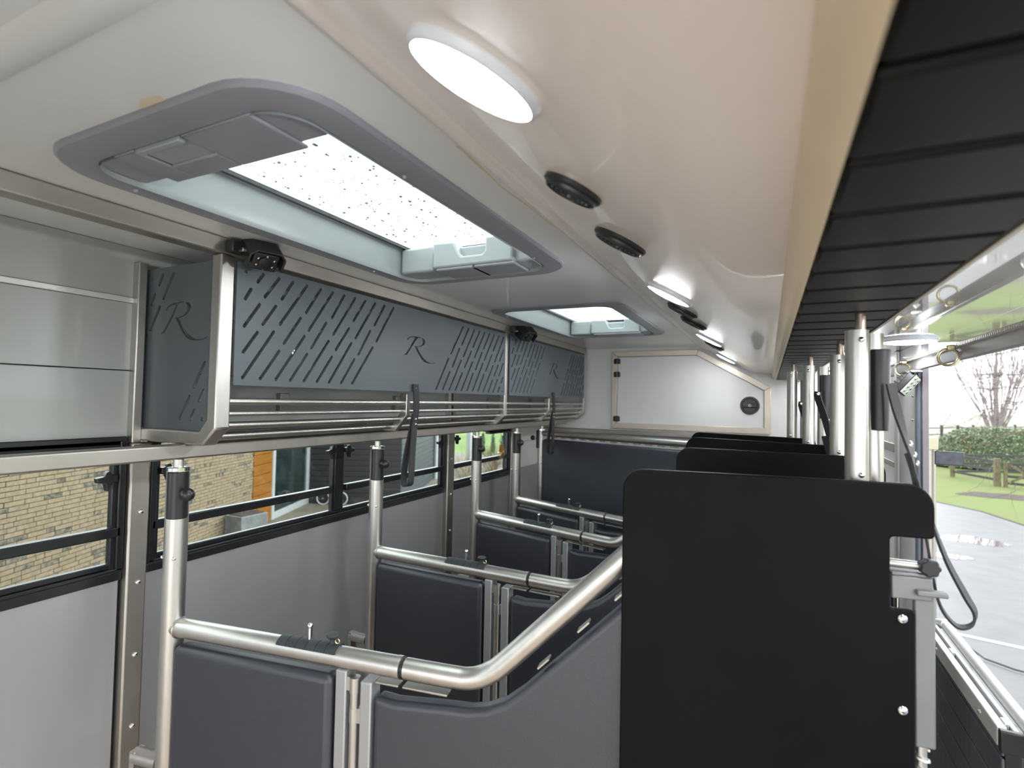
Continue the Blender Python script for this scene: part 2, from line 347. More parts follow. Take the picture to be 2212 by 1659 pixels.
# windows
def latch(parent, y, z, d):
    poly = [(0,-.045),(.05,-.05),(.075,-.10),(.09,-.14),(.108,-.14),(.115,-.09),(.13,-.05),(.20,-.045),(.21,.01),(.13,.02),(.115,.06),(.10,.075),(.075,.07),(.06,.035),(0,.03)]
    o = obj('latch', B().prism([(a*.6, c_*.6) for a, c_ in poly], (XL+.005, y, z), (0, d, 0), (0, 0, 1), (1, 0, 0), .045), 'blackp', parent, .010)
    obj('latch_pin', B().cyl((XL-.02, y+d*.02, z-.01), (XL+.02, y+d*.02, z-.01), .02, 10), 'blackp', o)
def window(k, y0, y1, mull, lat, label, cap0=True):
    t = struct('window_%d' % k, B().box(-3.975, XL+.018, y0, y1, -1.268, -1.205).box(-3.975, XL+.03, y0, y1, -1.205, -1.182).box(-3.99, XL+.006, y0, y1, -1.182, -1.145).box(-3.99, XL+.02, y0, y1, -.36, -.30), 'blackm', label, .006)
    e = [(y1-.075, y1, 1)]
    if cap0: e.append((y0, y0+.075, 0))
    for a, c, s_ in e:
        i0, i1 = (a, a+.035) if s_ else (c-.035, c)
        obj('jamb', B().box(-3.99, XL+.03, a+(.03 if s_ else 0), c-(0 if s_ else .03), -1.2, -.33).box(-3.99, XL+.008, a, c, -1.2, -.33), 'blackm', t, .006)
    for a, c in mull: obj('mullion', B().box(-3.99, XL+.02, a+.02, c-.02, -1.15, -.33).box(-3.99, XL+.005, a, c, -1.15, -.33), 'blackm', t, .006)
    edges = [y0]+[q for p in mull for q in p]+[y1]
    for i in range(0, len(edges), 2):
        a, c = edges[i], edges[i+1]
        obj('glazing_bar', B().box(-3.985, XL+.03, a+.02, c-.02, -.972, -.905), 'blackm', t, .008)
        obj('glass', B().box(-3.996, -3.990, a, c, -1.16, -.33), 'glass', t)
    for y, z, d in lat: latch(t, y, z, d)
    d = B()
    rr = random.Random(k)
    for i in range(40): d.sphere((-4.0, rr.uniform(y0+.1, y1-.1), rr.uniform(-1.13, -.45)), rr.uniform(.0025, .005), 6, (.4, 1, 1))
    obj('raindrops', d, 'dropw', t, kind='stuff')
    return t
window(1, YB, 2.11, [], [(2.05, -.57, -1)], 'black framed window showing buff bricks only')
window(2, 2.27, 6.06, [(4.03, 4.19)], [(2.33, -.555, 1), (4.05, -.545, -1), (4.17, -.545, 1), (5.99, -.575, -1)], 'long black framed window with an orange wall outside')
w3 = window(3, 6.25, 8.07, [], [(6.30, -.55, 1)], 'small black framed window with the meadow outside')
o = obj('window_stay', B().box(XL-.02, XL+.09, 7.18, 7.62, -.50, -.40).box(XL-.02, XL+.07, 7.62, 7.98, -.50, -.36).box(XL+.0, XL+.1, 7.22, 7.98, -.535, -.50), 'blackp', w3, .01)
for y in (7.27, 7.45): screw(o, (XL+.09, y, -.45), (1, 0, 0), .022)
# end wall with locker door
struct('wall_back', B().box(-4.06, -3.4, YB-.1, YB, FL, 1.1).box(-3.4, 1.16, YB-.1, YB, .35, 1.1), 'wallwhite', 'white wall behind the camera with a doorway added to admit daylight')  # open doorway is added out of view so daylight reaches the ceiling
struct('wall_end', B().box(-4.06, 1.16, YE, YE+.1, FL, 1.1), 'wallwhite', 'white end wall with the locker door')
struct('trim_10', B().box(-3.93, .08, YE-.12, YE, -.60, -.515), 'steeldull', 'steel ledge across the end wall under the locker door', .012)
OUT = [(-2.637,.942),(-1.105,.949),(.037,.302),(.040,-.480),(-2.632,-.487)]
INN = [(-2.535,.845),(-1.135,.850),(-.062,.243),(-.060,-.375),(-2.535,-.385)]
t = struct('door_1', B().prism([(x+.004*(1 if x < -1 else -1), z-.005) for x, z in INN], (0, YE-.005, 0), (1, 0, 0), (0, 0, 1), (0, -1, 0), .03), 'wallwhite', 'white locker door with a slanted corner in the end wall', .006)
for i in range(5):
    j = (i+1) % 5
    obj('frame_piece', B().prism([OUT[i], OUT[j], INN[j], INN[i]], (0, YE, 0), (1, 0, 0), (0, 0, 1), (0, -1, 0), .05), 'gold', t, .006)
sh = B()
G2 = [(x*1.0+(.012 if x > -1 else -.012), z+(.012 if z > 0 else -.012)) for x, z in INN]
obj('door_gap', B().prism(G2, (0, YE-.001, 0), (1, 0, 0), (0, 0, 1), (0, -1, 0), .012), 'blackm', t)
for z in (.76, .517, -.306):
    h = obj('hinge', B().box(-2.60, -2.475, YE-.075, YE-.03, z-.05, z+.05), 'blackp', t, .02, 3)
    obj('hinge_pin', B().cyl((-2.537, YE-.082, z-.052), (-2.537, YE-.082, z+.052), .016, 10), 'blackp', h)
hc = (-.277, YE-.035, -.012)
h = obj('door_handle', B().lathe(hc, (0, -1, 0), [(.150, 0), (.150, .02), (.138, .032), (.120, .032), (.112, .008), (.03, .006)], 36), 'blackp', t)
obj('grip', B().obox((hc[0], hc[1]-.03, hc[2]), (.115, 0, 0), (0, .022, 0), (0, 0, .034)), 'blackp', h, .012, 3)
obj('lock_button', B().lathe((hc[0], hc[1]-.052, hc[2]), (0, -1, 0), [(.026, 0), (.024, .006), (.01, .008)], 16), 'frame', h, label='white lock button')
obj('lock_mark', B().box(hc[0]+.004, hc[0]+.014, hc[1]-.062, hc[1]-.058, hc[2]-.014, hc[2]+.014), 'red', h, label='red mark on the lock button')
struct('trim_11', B().box(-.52, -.36, YE-.02, YE, -.515, -.493), 'aluL', 'small pale catch plate under the locker door', .004)
# floor
struct('floor', B().box(-4.06, 1.16, YB-1, YE+.1, FL-.15, FL), 'floor', 'tan rubber truck floor, lightened to bounce light upward')
# right wall around the opening
struct('wall_right', B().box(1.10, 1.16, 5.30, YE, FL, .529).box(1.10, 1.16, YB, -1.0, FL, .529), 'wallright', 'white right wall beyond the side opening')
t = struct('trim_12', B().box(1.075, 1.10, 5.98, 6.10, FL, .528), 'aluL', 'pale upright post on the right wall', .006)
struct('trim_13', B().box(1.092, 1.10, 5.36, 5.50, FL, .31), 'wallright', 'white edge strip beside the side opening', .003)
t = struct('trim_14', B().box(1.10, 1.15, 5.285, 5.30, FL, .528), 'silver', 'mauve grey jamb of the side opening', .003)
obj('seal', B().box(1.082, 1.112, 5.275, 5.355, FL, .30), mat('blue_grey_seal', (.12, .14, .18), .4), t, .01)
obj('jamb_face', B().box(1.112, 1.155, 5.25, 5.284, FL, .528), mat('mauve_grey_jamb', (.20, .178, .19), .4, .2), t, .004)
for z in (-.10, .1, -.55): screw(t, (1.09, 5.43, z), (-1, 0, 0), .012)
for i, z in enumerate((-.385, -.55)):
    struct('trim_%d' % (15+i), B().box(1.08, 1.10, 6.14, 6.75, z-.04+.02*i, z+.04-.01*i), 'steeldull', ('upper', 'lower')[i]+' grey strip on the right wall behind the posts', .004)
M['header'] = mat('grey_header_profile', (.34, .34, .34), .5, .2)
t = struct('trim_17', B().prism([(1.098,.418),(1.060,.418),(1.060,.404),(1.075,.398),(1.078,.312),(1.098,.305)], (0, YB, 0), (1, 0, 0), (0, 0, 1), (0, 1, 0), 6.4-YB), 'header', 'grey header profile over the side opening', .006)
sg = B()
for i in range(120): sg.box(1.054, 1.062, 2.6+i*.028, 2.615+i*.028, .392, .408)
obj('brush_strip', sg, 'steeldull', t, kind='stuff')
# ================================================================== ROOF HATCHES
def hatch(h, label, k, nd=.25):
    x0, x1, y0, y1 = h
    t = thing('roof_hatch', label, 'skylight', ((x0+x1)/2, (y0+y1)/2, 1.0))
    def L(g, r, z): return [(x, y, z) for x, y in rrect(x0-g, x1+g, y0-g, y1+g, r)]
    b = B(); loops(b, [L(.15, .30, 1.0), L(.149, .298, .986), L(.138, .288, .978), L(.02, .18, .974), L(.004, .165, .978), L(.0, .16, 1.02)])
    f = obj('frame', b, 'skygrey', t, angle=28)
    for (px, py) in ((x0-.02, y0+.22), (x0-.02, y1-.5), (x1+.05, y0+.6), (x1+.05, y1-.4)): screw(f, (px, py, .958), (0, 0, -1), .010, 'skygrey')
    b = B(); loops(b, [L(.0, .16, .968), L(-.015, .15, 1.0), L(-.02, .14, 1.19), L(-.06, .12, 1.195)])
    obj('well', b, 'skylight', t, angle=50)
    b = B(); loops(b, [L(-.012, .13, 1.193), L(-.065, .10, 1.187), L(-.065, .10, 1.21), L(-.012, .13, 1.215)], True)
    obj('seal', b, 'blackm', t)
    g = B().prism(rrect(x0+.02, x1-.02, y0+.02, y1-.02, .1), (0, 0, 1.212), (1, 0, 0), (0, 1, 0), (0, 0, 1), .012)
    obj('glass_dome', g, 'glass', t)
    d = B(); rr = random.Random(k)
    for i in range(420):
        r_ = .004+.0075*rr.random()**3
        d.sphere((rr.uniform(x0+.08, x1-.08), y0+.1+(y1-y0-.2)*rr.random()**.8, 1.228), r_, 7, (1, 1, .5))
    obj('raindrops', d, 'drop', t, kind='stuff')
    for e, s_, m_ in ((y1, -1, 'skylight'), (y0, 1, 'skygrey')):
        yA, yB = e-.0*s_, e+(nd if s_ > 0 else .25)*s_
        ya, yb = min(e, yB), max(e, yB)
        hs = obj('end_housing', B().box(x0+.03, x0+.34, ya+.01, yb-.01, .985, 1.185).box(x0+.34, x1-.02, ya+.01, yb-.01, .99, 1.15) if s_ < 0 else
                 B().box(x0+.02, x1-.02, ya, yb, .986, 1.17), m_, t, .02, 3)
        if s_ < 0:
            poly = [(x0+.37,.985),(x1-.16,.985),(x1-.16,1.183),(x1-.385,1.183),(x1-.385,1.085),(x1-.41,1.06),(x1-.58,1.06),(x1-.605,1.085),(x1-.65,1.175),(x0+.37,1.183)]
            obj('handle_cover', B().prism(poly, (0, ya-.05, 0), (1, 0, 0), (0, 0, 1), (0, 1, 0), .18), m_, t, .018, 3)
            obj('handle_lip', B().box(x0+.40, x0+.75, ya-.04, yb-.02, .965, .99).box(x1-.5, x1-.15, ya-.04, yb-.02, .965, .99), 'skygrey', t, .01)
        elif nd > .2:
            cx = (x0+x1)/2
            hc_ = B().box(x0+.22, cx-.24, ya+.0, yb+.02, .972, .988).box(cx+.06, x1-.16, ya, yb+.02, .972, .988).box(cx-.24, cx+.06, yb-.10, yb+.02, .972, .988)
            obj('handle_cover', hc_, m_, t, .008)
            obj('handle_recess', B().box(cx-.23, cx+.05, ya+.01, yb-.10, .979, .987).box(cx-.23, cx+.05, ya+.0, ya+.03, .962, .984), 'skylight', t, .006)
    return t
hatch(SK[0], 'large grey framed roof hatch nearest the camera, rain spotted glass', 1)
hatch(SK[1], 'smaller looking roof hatch farther back near the end wall', 2, .07)
tag(obj('glue_stain', B().prism([(-.06,0),(-.02,.03),(.03,.045),(.07,.02),(.08,-.02),(.0,-.03)], (-1.93, 1.062, .9985), (1, 0, 0), (0, 1, 0), (0, 0, 1), .001), 'stain'), 'tan glue mark on the ceiling beside the near roof hatch', 'stain')
tag(obj('glue_stain', B().ribbon(smooth_path([(-1.115, 1.75, .9985), (-1.122, 2.0, .9985), (-1.135, 2.2, .9985), (-1.12, 2.4, .9985), (-1.118, 2.8, .9985)], 6), (1, 0, 0), .010, .001), 'stain'), 'thin tan glue line along the ceiling crease beside the near hatch', 'stain')
# ================================================================== LAMPS AND VENTS ON THE SLOPE
SN = Vector((-.486, 0, -.874)).normalized()          # normal of the slope, pointing into the truck
def on_slope(y, x=-.605): return Vector((x, y, .795+(x+.7)*(-.556)))
def lamp(p, nrm, r, label, group, name='ceiling_lamp', m='led'):
    t = thing(name, label, 'lamp', p, group)
    p = Vector(p); nrm = Vector(nrm)
    obj('ring', B().lathe(p-nrm*.004, nrm, [(r, 0), (r, .012), (r*.96, .024), (r*.90, .028), (r*.87, .020)], 48), 'lampring', t)
    obj('diffuser', B().lathe(p+nrm*.014, nrm, [(r*.865, 0), (r*.86, .012), (r*.6, .020), (r*.2, .022)], 48), m, t)
    return t
LL = ['round lit ceiling lamp nearest the camera on the sloping ceiling', 'second round lit lamp from the camera on the sloping ceiling',
      'third round lit lamp from the camera on the sloping ceiling', 'farthest round lit lamp on the sloping ceiling by the end wall']
for y, l_ in zip((1.02, 3.64, 6.33, 9.0), LL): lamp(on_slope(y, -.60), SN, .168, l_, 'lamps on the sloping ceiling', m='led' if y < 8 else 'led2')
for y, l_ in ((5.0, 'round lit lamp on the glossy ceiling above the work light'), (7.3, 'round lit lamp on the glossy ceiling hidden behind the nearest posts'), (9.3, 'round lit lamp on the glossy ceiling at the end wall')):
    lamp((.90 if y > 6 else .975, y, .531), (0, 0, -1), .19, l_, 'lamps on the glossy ceiling', m='led2')
lamp((.99, 2.42, .531), (0, 0, -1), .19, 'round lit lamp on the glossy ceiling at the right picture edge', 'lamps on the glossy ceiling', m='led2')
VL = ['black round ceiling vent nearest the camera, after the first lamp', 'second black round ceiling vent from the camera', 'third black ceiling vent, close behind the second lamp',
      'fourth black ceiling vent from the camera', 'fifth black ceiling vent, close behind the third lamp', 'last black ceiling vent, beside the farthest lamp']
for y, l_ in zip((1.73, 2.385, 4.35, 5.06, 7.1, 9.42), VL):
    p = on_slope(y, -.615); t = thing('ceiling_vent', l_, 'vent', p, 'black vents on the sloping ceiling')
    vr = .80 if y < 2 else .95
    obj('rim', B().lathe(p, SN, [(a*vr, c_) for a, c_ in [(.136, -.004), (.138, .014), (.130, .020), (.122, .022), (.119, .032), (.110, .034), (.107, .022), (.03, .020)]], 36), 'blackp', t)
    g = B()
    for k in range(4): g.torus(p+SN*.027, SN, (.024+.022*k)*vr, .006, 24, 6)
    obj('grille', g, 'blackp', t)
    obj('clip', B().lathe(p+SN*.03, SN, [(.02, 0), (.018, .012), (.008, .014)], 10), 'blackp', t)

# ================================================================== OVERHEAD RACK
rack = thing('overhead_rack', 'long steel luggage rack with anthracite laser cut panels above the windows', 'rack', (-3.5, 5.9, -.33))
fr = [(-3.20,.893),(-3.11,.893),(-3.11,-.22),(-3.235,-.332),(-3.93,-.332),(-3.93,-.243),(-3.27,-.243),(-3.20,-.165)]
for y0, y1 in ((2.17, 2.272), (6.20, 6.275), (9.50, 9.59)):
    f = obj('end_frame', B().prism(fr, (0, y0, 0), (1, 0, 0), (0, 0, 1), (0, 1, 0), y1-y0), 'steel', rack, .012)
    if 3 < y0 < 9: obj('back_upright', B().box(-3.94, -3.885, y0-.01, y1+.0, -.33, .88), 'steeldull', f, .008)
br = [(-3.20,.04),(-3.118,.04),(-3.118,-.17),(-3.25,-.325),(-3.60,-.325),(-3.60,-.25),(-3.28,-.25),(-3.20,-.15)]
for y0 in (4.12, 7.78): obj('bracket', B().prism(br, (0, y0, 0), (1, 0, 0), (0, 0, 1), (0, 1, 0), .055), 'steel', rack, .006)
for x, z, r_ in ((-3.150,-.048,.024),(-3.150,-.128,.017),(-3.20,-.205,.024),(-3.285,-.280,.024)):
    obj('rail', B().cyl((x, 2.27, z), (x, 9.52, z), r_, 14), 'steel', rack)
for x in (-3.42, -3.56, -3.70, -3.84): obj('slat', B().box(x-.045, x+.045, 2.27, 9.52, -.32, -.292), 'steeldull', rack, .008)
for y in (3.38, 5.0, 7.3, 8.9):
    q = obj('wall_bracket', B().box(-3.95, -3.90, y-.05, y+.05, -.16, .02), 'steeldull', rack, .006); screw(q, (-3.90, y, -.06), (1, 0, 0), .02, 'blackm')
SL = [(2.34,.81,2.34,.81),(2.47,.82,2.43,.76),(2.60,.82,2.49,.67),(2.72,.82,2.63,.68),(2.85,.82,2.62,.50),(2.985,.82,2.85,.62),(3.11,.82,2.88,.49),(3.235,.82,3.11,.62),(3.36,.82,3.13,.49),(3.485,.82,3.35,.63),(3.61,.82,3.38,.49),(3.735,.82,3.61,.63),(3.86,.82,3.64,.49),
      (2.38,.70,2.34,.63),(2.45,.61,2.34,.45),(2.58,.62,2.48,.48),(2.80,.57,2.66,.37),(3.05,.57,2.91,.36),(3.30,.56,3.16,.37),(3.555,.57,3.42,.36),(2.44,.42,2.34,.28),(2.57,.44,2.34,.11),(2.62,.31,2.475,.11),(2.84,.44,2.60,.11),(2.87,.31,2.725,.11),(3.08,.43,2.85,.11),(3.12,.31,2.975,.11),(3.33,.44,3.10,.11),(3.37,.31,3.23,.11),(3.59,.43,3.355,.11)]
RA = [(0.030,0.034),(0.060,0.055),(0.102,0.095),(0.201,0.217),(0.162,0.218),(0.123,0.210),(0.101,0.199),(0.086,0.182),(0.078,0.183),(0.084,0.196),(0.097,0.208),(0.127,0.220),(0.175,0.228),(0.230,0.231),(0.285,0.233),(0.292,0.226),(0.262,0.222),(0.239,0.216),(0.224,0.204),(0.136,0.107),(0.078,0.040),(0.056,0.040),(0.039,0.034)]
RB = [(0.308,0.230),(0.337,0.225),(0.361,0.212),(0.372,0.195),(0.363,0.174),(0.340,0.157),(0.303,0.142),(0.261,0.133),(0.239,0.130),(0.263,0.100),(0.297,0.065),(0.345,0.030),(0.394,0.006),(0.443,-0.009),(0.493,-0.011),(0.528,-0.006),(0.558,0.002),(0.560,-0.001),(0.528,-0.011),(0.488,-0.017),(0.439,-0.017),(0.371,-0.011),(0.323,0.009),(0.274,0.049),(0.231,0.095),(0.207,0.122),(0.195,0.136),(0.234,0.137),(0.275,0.142),(0.302,0.151),(0.325,0.168),(0.331,0.190),(0.326,0.209),(0.306,0.224)]
def glyph(u, v, k=1.0): return [[(u+a*k, v+c*k) for a, c in P] for P in (RA, RB)]
hr = .0120
def pattern(limit, u0, u1, ref0=2.275):
    H = []
    for y0, z0, y1, z1 in SL:
        if (y0+(.82-z0)/1.43-2.34)/.1265 > limit+.4: continue
        a = (y0-ref0+u0, z0); c = (y1-ref0+u0, z1)
        H.append(slot(c, a, hr))
        H.append(slot((u0+u1-a[0], .92-a[1]), (u0+u1-c[0], .92-c[1]), hr))
    return H
def fp(x): return lambda u, v, w_: (x+w_, u, v)
p1 = cutplate('perforated_panel', [(2.275,.06),(6.17,.06),(6.17,.865),(2.275,.865)], pattern(12, 2.275, 6.17)+glyph(4.0, .37), .014, fp(-3.105), 'panel', rack)
tag(p1, 'long anthracite panel with slanted slots and a cut out letter R')
p2 = cutplate('perforated_panel', [(6.30,.06),(9.47,.06),(9.47,.865),(6.30,.865)], pattern(9, 6.30, 9.47)+glyph(7.68, .375), .014, fp(-3.105), 'panel', rack)
tag(p2, 'shorter anthracite panel with slanted slots and a letter R near the end wall')
def G(u, v): return [[(u+a*.93, v+c*1.06) for a, c in P] for P in (RA, RB)]
sslots = [((-3.87,.79),(-3.87,.79)),((-3.75,.81),(-3.785,.745)),((-3.63,.81),(-3.73,.65)),((-3.83,.68),(-3.868,.615)),((-3.77,.59),(-3.868,.44)),((-3.27,.20),(-3.37,.045)),((-3.27,.02),(-3.31,-.045)),((-3.41,-.02),(-3.50,-.165)),((-3.355,-.11),(-3.39,-.165)),((-3.275,-.165),(-3.275,-.165))]
ps = cutplate('side_panel', [(-3.93,-.24),(-3.275,-.24),(-3.205,-.16),(-3.205,.86),(-3.93,.86)], [slot(c, a, .0135) for a, c in sslots]+G(-3.775, .365), .014, lambda u, v, w_: (u, 2.20+w_, v), 'panel', rack)
tag(ps, 'square end panel with a cut out letter R')
# straps under the rack
def rackstrap(y, label):
    t = thing('hanging_strap', label, 'strap', (-3.07, y, -.83), 'webbing straps under the rack')
    P = smooth_path([(-3.080, y+.0, .135), (-3.070, y, .02), (-3.066, y, -.12), (-3.075, y-.01, -.25), (-3.06, y-.05, -.5), (-3.04, y-.09, -.74), (-3.05, y-.095, -.82), (-3.10, y-.10, -.83), (-3.12, y-.095, -.76), (-3.115, y-.07, -.55), (-3.092, y-.02, -.28), (-3.084, y, -.16)], 5)
    obj('webbing', B().ribbon(P, (.15, 1, 0), .072, .012), 'web', t)
    for z in (.095, -.205, -.255): obj('stud', B().lathe((-3.070 if z < 0 else -3.080, y, z), (1, 0, 0), [(.014, 0), (.013, .006), (.005, .010)], 12), 'chrome', t)
rackstrap(4.205, 'black webbing strap loop hanging from the long rack panel')
rackstrap(7.86, 'black webbing strap loop hanging from the shorter rack panel by the end wall')
# cameras on the upper rail
def seccam(y, k, label):
    t = thing('security_camera', label, 'camera', (-3.10, y, .90), 'cameras on the upper rail')
    c = Vector((-2.985, y, .915)); fwd = Vector((.70, -.22, -.68)).normalized(); sd = Vector((.30, .953, 0)).normalized(); u = sd.cross(fwd).normalized()
    if u.z < 0: u = -u
    obj('bracket', B().obox((-3.075, y-.10*k, .945), (.033, 0, 0), (0, .075*k, 0), (0, 0, .040*k)), 'blackp', t, .008)
    obj('body', B().obox(c-u*.01*k, fwd*.075*k, sd*.085*k, u*.065*k), 'blackp', t, .015, 3)
    hd = [(-.115,-.05),(-.115,.045),(-.075,.085),(.075,.085),(.115,.045),(.115,-.05),(.100,-.05),(.100,.04),(.07,.07),(-.07,.07),(-.10,.04),(-.10,-.05)]
    obj('hood', B().prism([(a*k, c_*k) for a, c_ in hd], c-fwd*.10*k, sd, u, fwd, .20*k), 'blackp', t, .006)
    e = c-u*.01*k+fwd*.076*k
    l_ = obj('lens', B().lathe(e, fwd, [(.045*k, 0), (.045*k, .012), (.032*k, .014), (.03*k, .008), (.008, .01)], 20), 'blackm', t)
    for i in range(6):
        q = i*math.pi/3+.5; obj('led', B().lathe(e+(sd*math.cos(q)+u*math.sin(q)*.8)*.058*k, fwd, [(.008*k, 0), (.007*k, .004), (.002, .006)], 8), 'chrome', l_)
    obj('bolt', B().lathe((c-sd*.117*k-fwd*.02*k), -sd, [(.016*k, 0), (.015*k, .008), (.005, .012)], 12), 'chrome', t)
seccam(2.37, 1.0, 'black surveillance camera on the rail above the rack corner, nearest')
seccam(6.52, 1.15, 'black surveillance camera on the rail above the joint of the rack panels')

# ================================================================== PARTITIONS (local: x along partition, y across, z absolute)
def arc_path():
    P = [(0, -1.497), (1.64, -1.497)]
    Q = [(1.665, -1.497), (1.95, -1.497), (2.03, -1.492), (2.10, -1.472), (2.16, -1.438), (2.22, -1.390), (2.40, -1.212), (2.95, -.665), (3.02, -.605), (3.10, -.575), (3.20, -.565), (3.84, -.565)]
    return P, Q
def post_parts(t, sx=1):
    p = obj('post', B().cyl((0, 0, FL+.01), (0, 0, -.478), .067, 28), 'steel', t)
    obj('post_cap', B().lathe((0, 0, -.498), (0, 0, 1), [(.069, 0), (.069, .018), (.062, .022), (.04, .022)], 28), 'chrome', p)
    obj('post_pin', B().cyl((0, 0, -.48), (0, 0, -.428), .030, 16), 'steel', p)
    s_ = obj('sleeve', B().cyl((.024*sx, -.020, -.80), (.024*sx, -.020, -.502), .061, 28), 'blackp', t, .006)
    obj('knob_stem', B().cyl((.06*sx, -.035, -.64), (.125*sx, -.055, -.64), .014, 12), 'steel', s_)
    obj('knob', B().sphere((.150*sx, -.062, -.636), .042, 20), 'blackp', s_)
    screw(p, (.045, -.05, -1.05), (.67, -.74, 0), .012); screw(p, (-.05, -.045, -1.05), (-.74, -.67, 0), .012)
    k = obj('foot_bracket', B().cyl((-.26, .0, -2.36), (-.06, .0, -2.36), .05, 16).box(-.27, -.23, -.04, .04, -2.5, -2.32), 'steel', t)
    screw(k, (-.27, 0, -2.36), (-1, 0, 0), .02)
def partition():
    t = thing('stall_partition', 'x', 'partition', (0, 0, FL), 'padded stall partitions', local=True)
    post_parts(t)
    a, q = arc_path()
    tb = obj('top_tube', B().tube([(s, 0, z) for s, z in a], .058, 24), 'steel', t)
    obj('tube_collar', B().tube([(1.612, 0, -1.497), (1.642, 0, -1.497)], .0605, 24), 'steel', tb)
    obj('joint_gap', B().tube([(1.638, 0, -1.497), (1.668, 0, -1.497)], .050, 24), 'blackp', tb)
    obj('weld', B().torus((.062, 0, -1.497), (1, 0, 0), .058, .008, 24, 6), 'steeldull', tb)
    obj('sloping_tube', B().tube(smooth_path([(s, 0, z) for s, z in q], 4), .056, 24), 'steel', t)
    # padded halves
    obj('pad', B().prism([(.075,-1.585),(1.235,-1.585),(1.235,-3.72),(.075,-3.72)], (0, .055, 0), (1, 0, 0), (0, 0, 1), (0, -1, 0), .125), 'pad', t, .045, 5)
    obj('pad', B().prism([(1.495,-1.655),(1.62,-1.665),(1.95,-1.635),(2.05,-1.63),(2.15,-1.605),(2.25,-1.555),(2.34,-1.48),(2.62,-1.205),(2.90,-.93),(3.95,-.93),(3.95,-3.72),(1.495,-3.72)], (0, .055, 0), (1, 0, 0), (0, 0, 1), (0, -1, 0), .112), 'pad', t, .035, 5)
    for x0, x1 in ((1.252, 1.322), (1.412, 1.482)):
        st = obj('stile', B().box(x0, x1, -.055, .05, -3.85, -1.545 if x0 < 1.3 else -1.585), 'alu', t, .008)
    hp = obj('hinge', B().cyl((1.368, -.035, -3.8), (1.368, -.035, -1.66), .026, 16), 'steel', t)
    obj('hinge_knuckle', B().cyl((1.368, -.035, -1.66), (1.368, -.035, -1.575), .030, 16).box(1.32, 1.368, -.05, -.02, -1.65, -1.575), 'steel', hp)
    obj('hinge_knuckle', B().cyl((1.368, -.035, -1.82), (1.368, -.035, -1.74), .029, 16).box(1.368, 1.415, -.05, -.02, -1.82, -1.74), 'steel', hp)
    for x0, x1 in ((1.50, 1.64), (1.665, 1.93)): obj('tab', B().box(x0, x1, -.045, .02, -1.587, -1.575), 'steeldull', t, .003)
    for s, z in ((2.42, -1.30), (2.62, -1.09), (2.80, -.91)): obj('tab', B().obox((s+.03, -.02, z-.03), (.028, 0, .028), (0, .028, 0), (.003, 0, -.003)), 'steeldull', t)
    obj('bottom_rail', B().box(.06, 3.95, -.04, .04, -3.88, -3.76), 'steel', t, .01)
    # rubber grip with pin and knob on the tube
    g = B()
    nseg = 6
    for k in range(nseg):
        x0 = .845+k*.066; x1 = x0+.062; V = []; F = []
        A = [R(-62+124*i/10) for i in range(11)]
        pr = [(math.sin(q_)*.068, math.cos(q_)*.068) for q_ in A]+[(math.sin(q_)*.058, math.cos(q_)*.058) for q_ in reversed(A)]
        g.prism([(-u_, v_) for u_, v_ in pr], (x0, 0, -1.497), (0, 1, 0), (0, 0, 1), (1, 0, 0), x1-x0)
    A = [R(-58+116*i/10) for i in range(11)]
    pr = [(math.sin(q_)*.065, math.cos(q_)*.065) for q_ in A]+[(math.sin(q_)*.057, math.cos(q_)*.057) for q_ in reversed(A)]
    g.prism(pr, (.84, 0, -1.497), (0, 1, 0), (0, 0, 1), (1, 0, 0), .40)
    rg = obj('rubber_grip', g, 'rubber', t)
    obj('locking_pin', B().cyl((1.035, 0, -1.45), (1.035, 0, -1.355), .012, 12).sphere((1.035, 0, -1.352), .0165, 12), 'chrome', rg)
    obj('push_knob', B().lathe((1.19, 0, -1.44), (0, 0, 1), [(.018, 0), (.017, .035), (.034, .048), (.038, .056), (.034, .063), (.016, .065)], 20), 'rubber', rg)
    obj('clip_ring', B().torus((1.222, 0, -1.415), (0, 1, 0), .013, .003, 14, 5), 'zinc', rg)
    # head guard board
    pts = []
    for cx, cz, a0 in ((2.937, -.417, 180), (4.005, -.417, 90)):
        for i in range(9): q_ = R(a0-90*i/8); pts.append((cx+.10*math.cos(q_), cz+.10*math.sin(q_)))
    pts += [(4.105,-.53),(4.095,-.542),(3.955,-.542),(3.945,-.552),(3.945,-.832),(3.955,-.842),(4.025,-.842),(4.035,-.852),(4.035,-3.7),(2.837,-3.7)]
    bd = obj('head_guard', B().prism(pts, (0, -.062, 0), (1, 0, 0), (0, 0, 1), (0, -1, 0), .030), 'board', t, .010, 3)
    for z in (-.878, -1.253, -1.63): screw(bd, (3.987, -.092, z), (0, -1, 0), .020, 'chrome', 'bolt')
    # latch at the right end
    lt = obj('latch_block', B().box(3.952, 4.10, -.085, .0, -.80, -.705).box(3.952, 4.105, -.085, .0, -.705, -.69), 'latch', t, .006)
    obj('latch_rod', B().cyl((3.95, -.03, -.665), (4.09, -.05, -.665), .018, 14), 'steel', lt)
    star = []
    for i in range(28): q_ = 2*math.pi*i/28; rr_ = .036+.004*math.cos(7*q_); star.append((rr_*math.cos(q_), rr_*math.sin(q_)))
    obj('star_knob', B().prism(star, (4.09, -.05, -.662), (1, 0, 0), (0, 0, 1), (0, -1, 0), .045), 'blackp', lt, .006)
    obj('latch_lever', B().box(4.035, 4.145, -.11, -.07, -.775, -.752), 'latch', lt, .006)
    obj('latch_bar', B().box(4.038, 4.114, -.075, -.045, -1.405, -.76), 'latch', t, .008)
    hs = B().cyl((4.065, -.055, -3.7), (4.065, -.055, -1.4), .022, 14)
    sp_ = obj('spring', hs, 'steel', t)
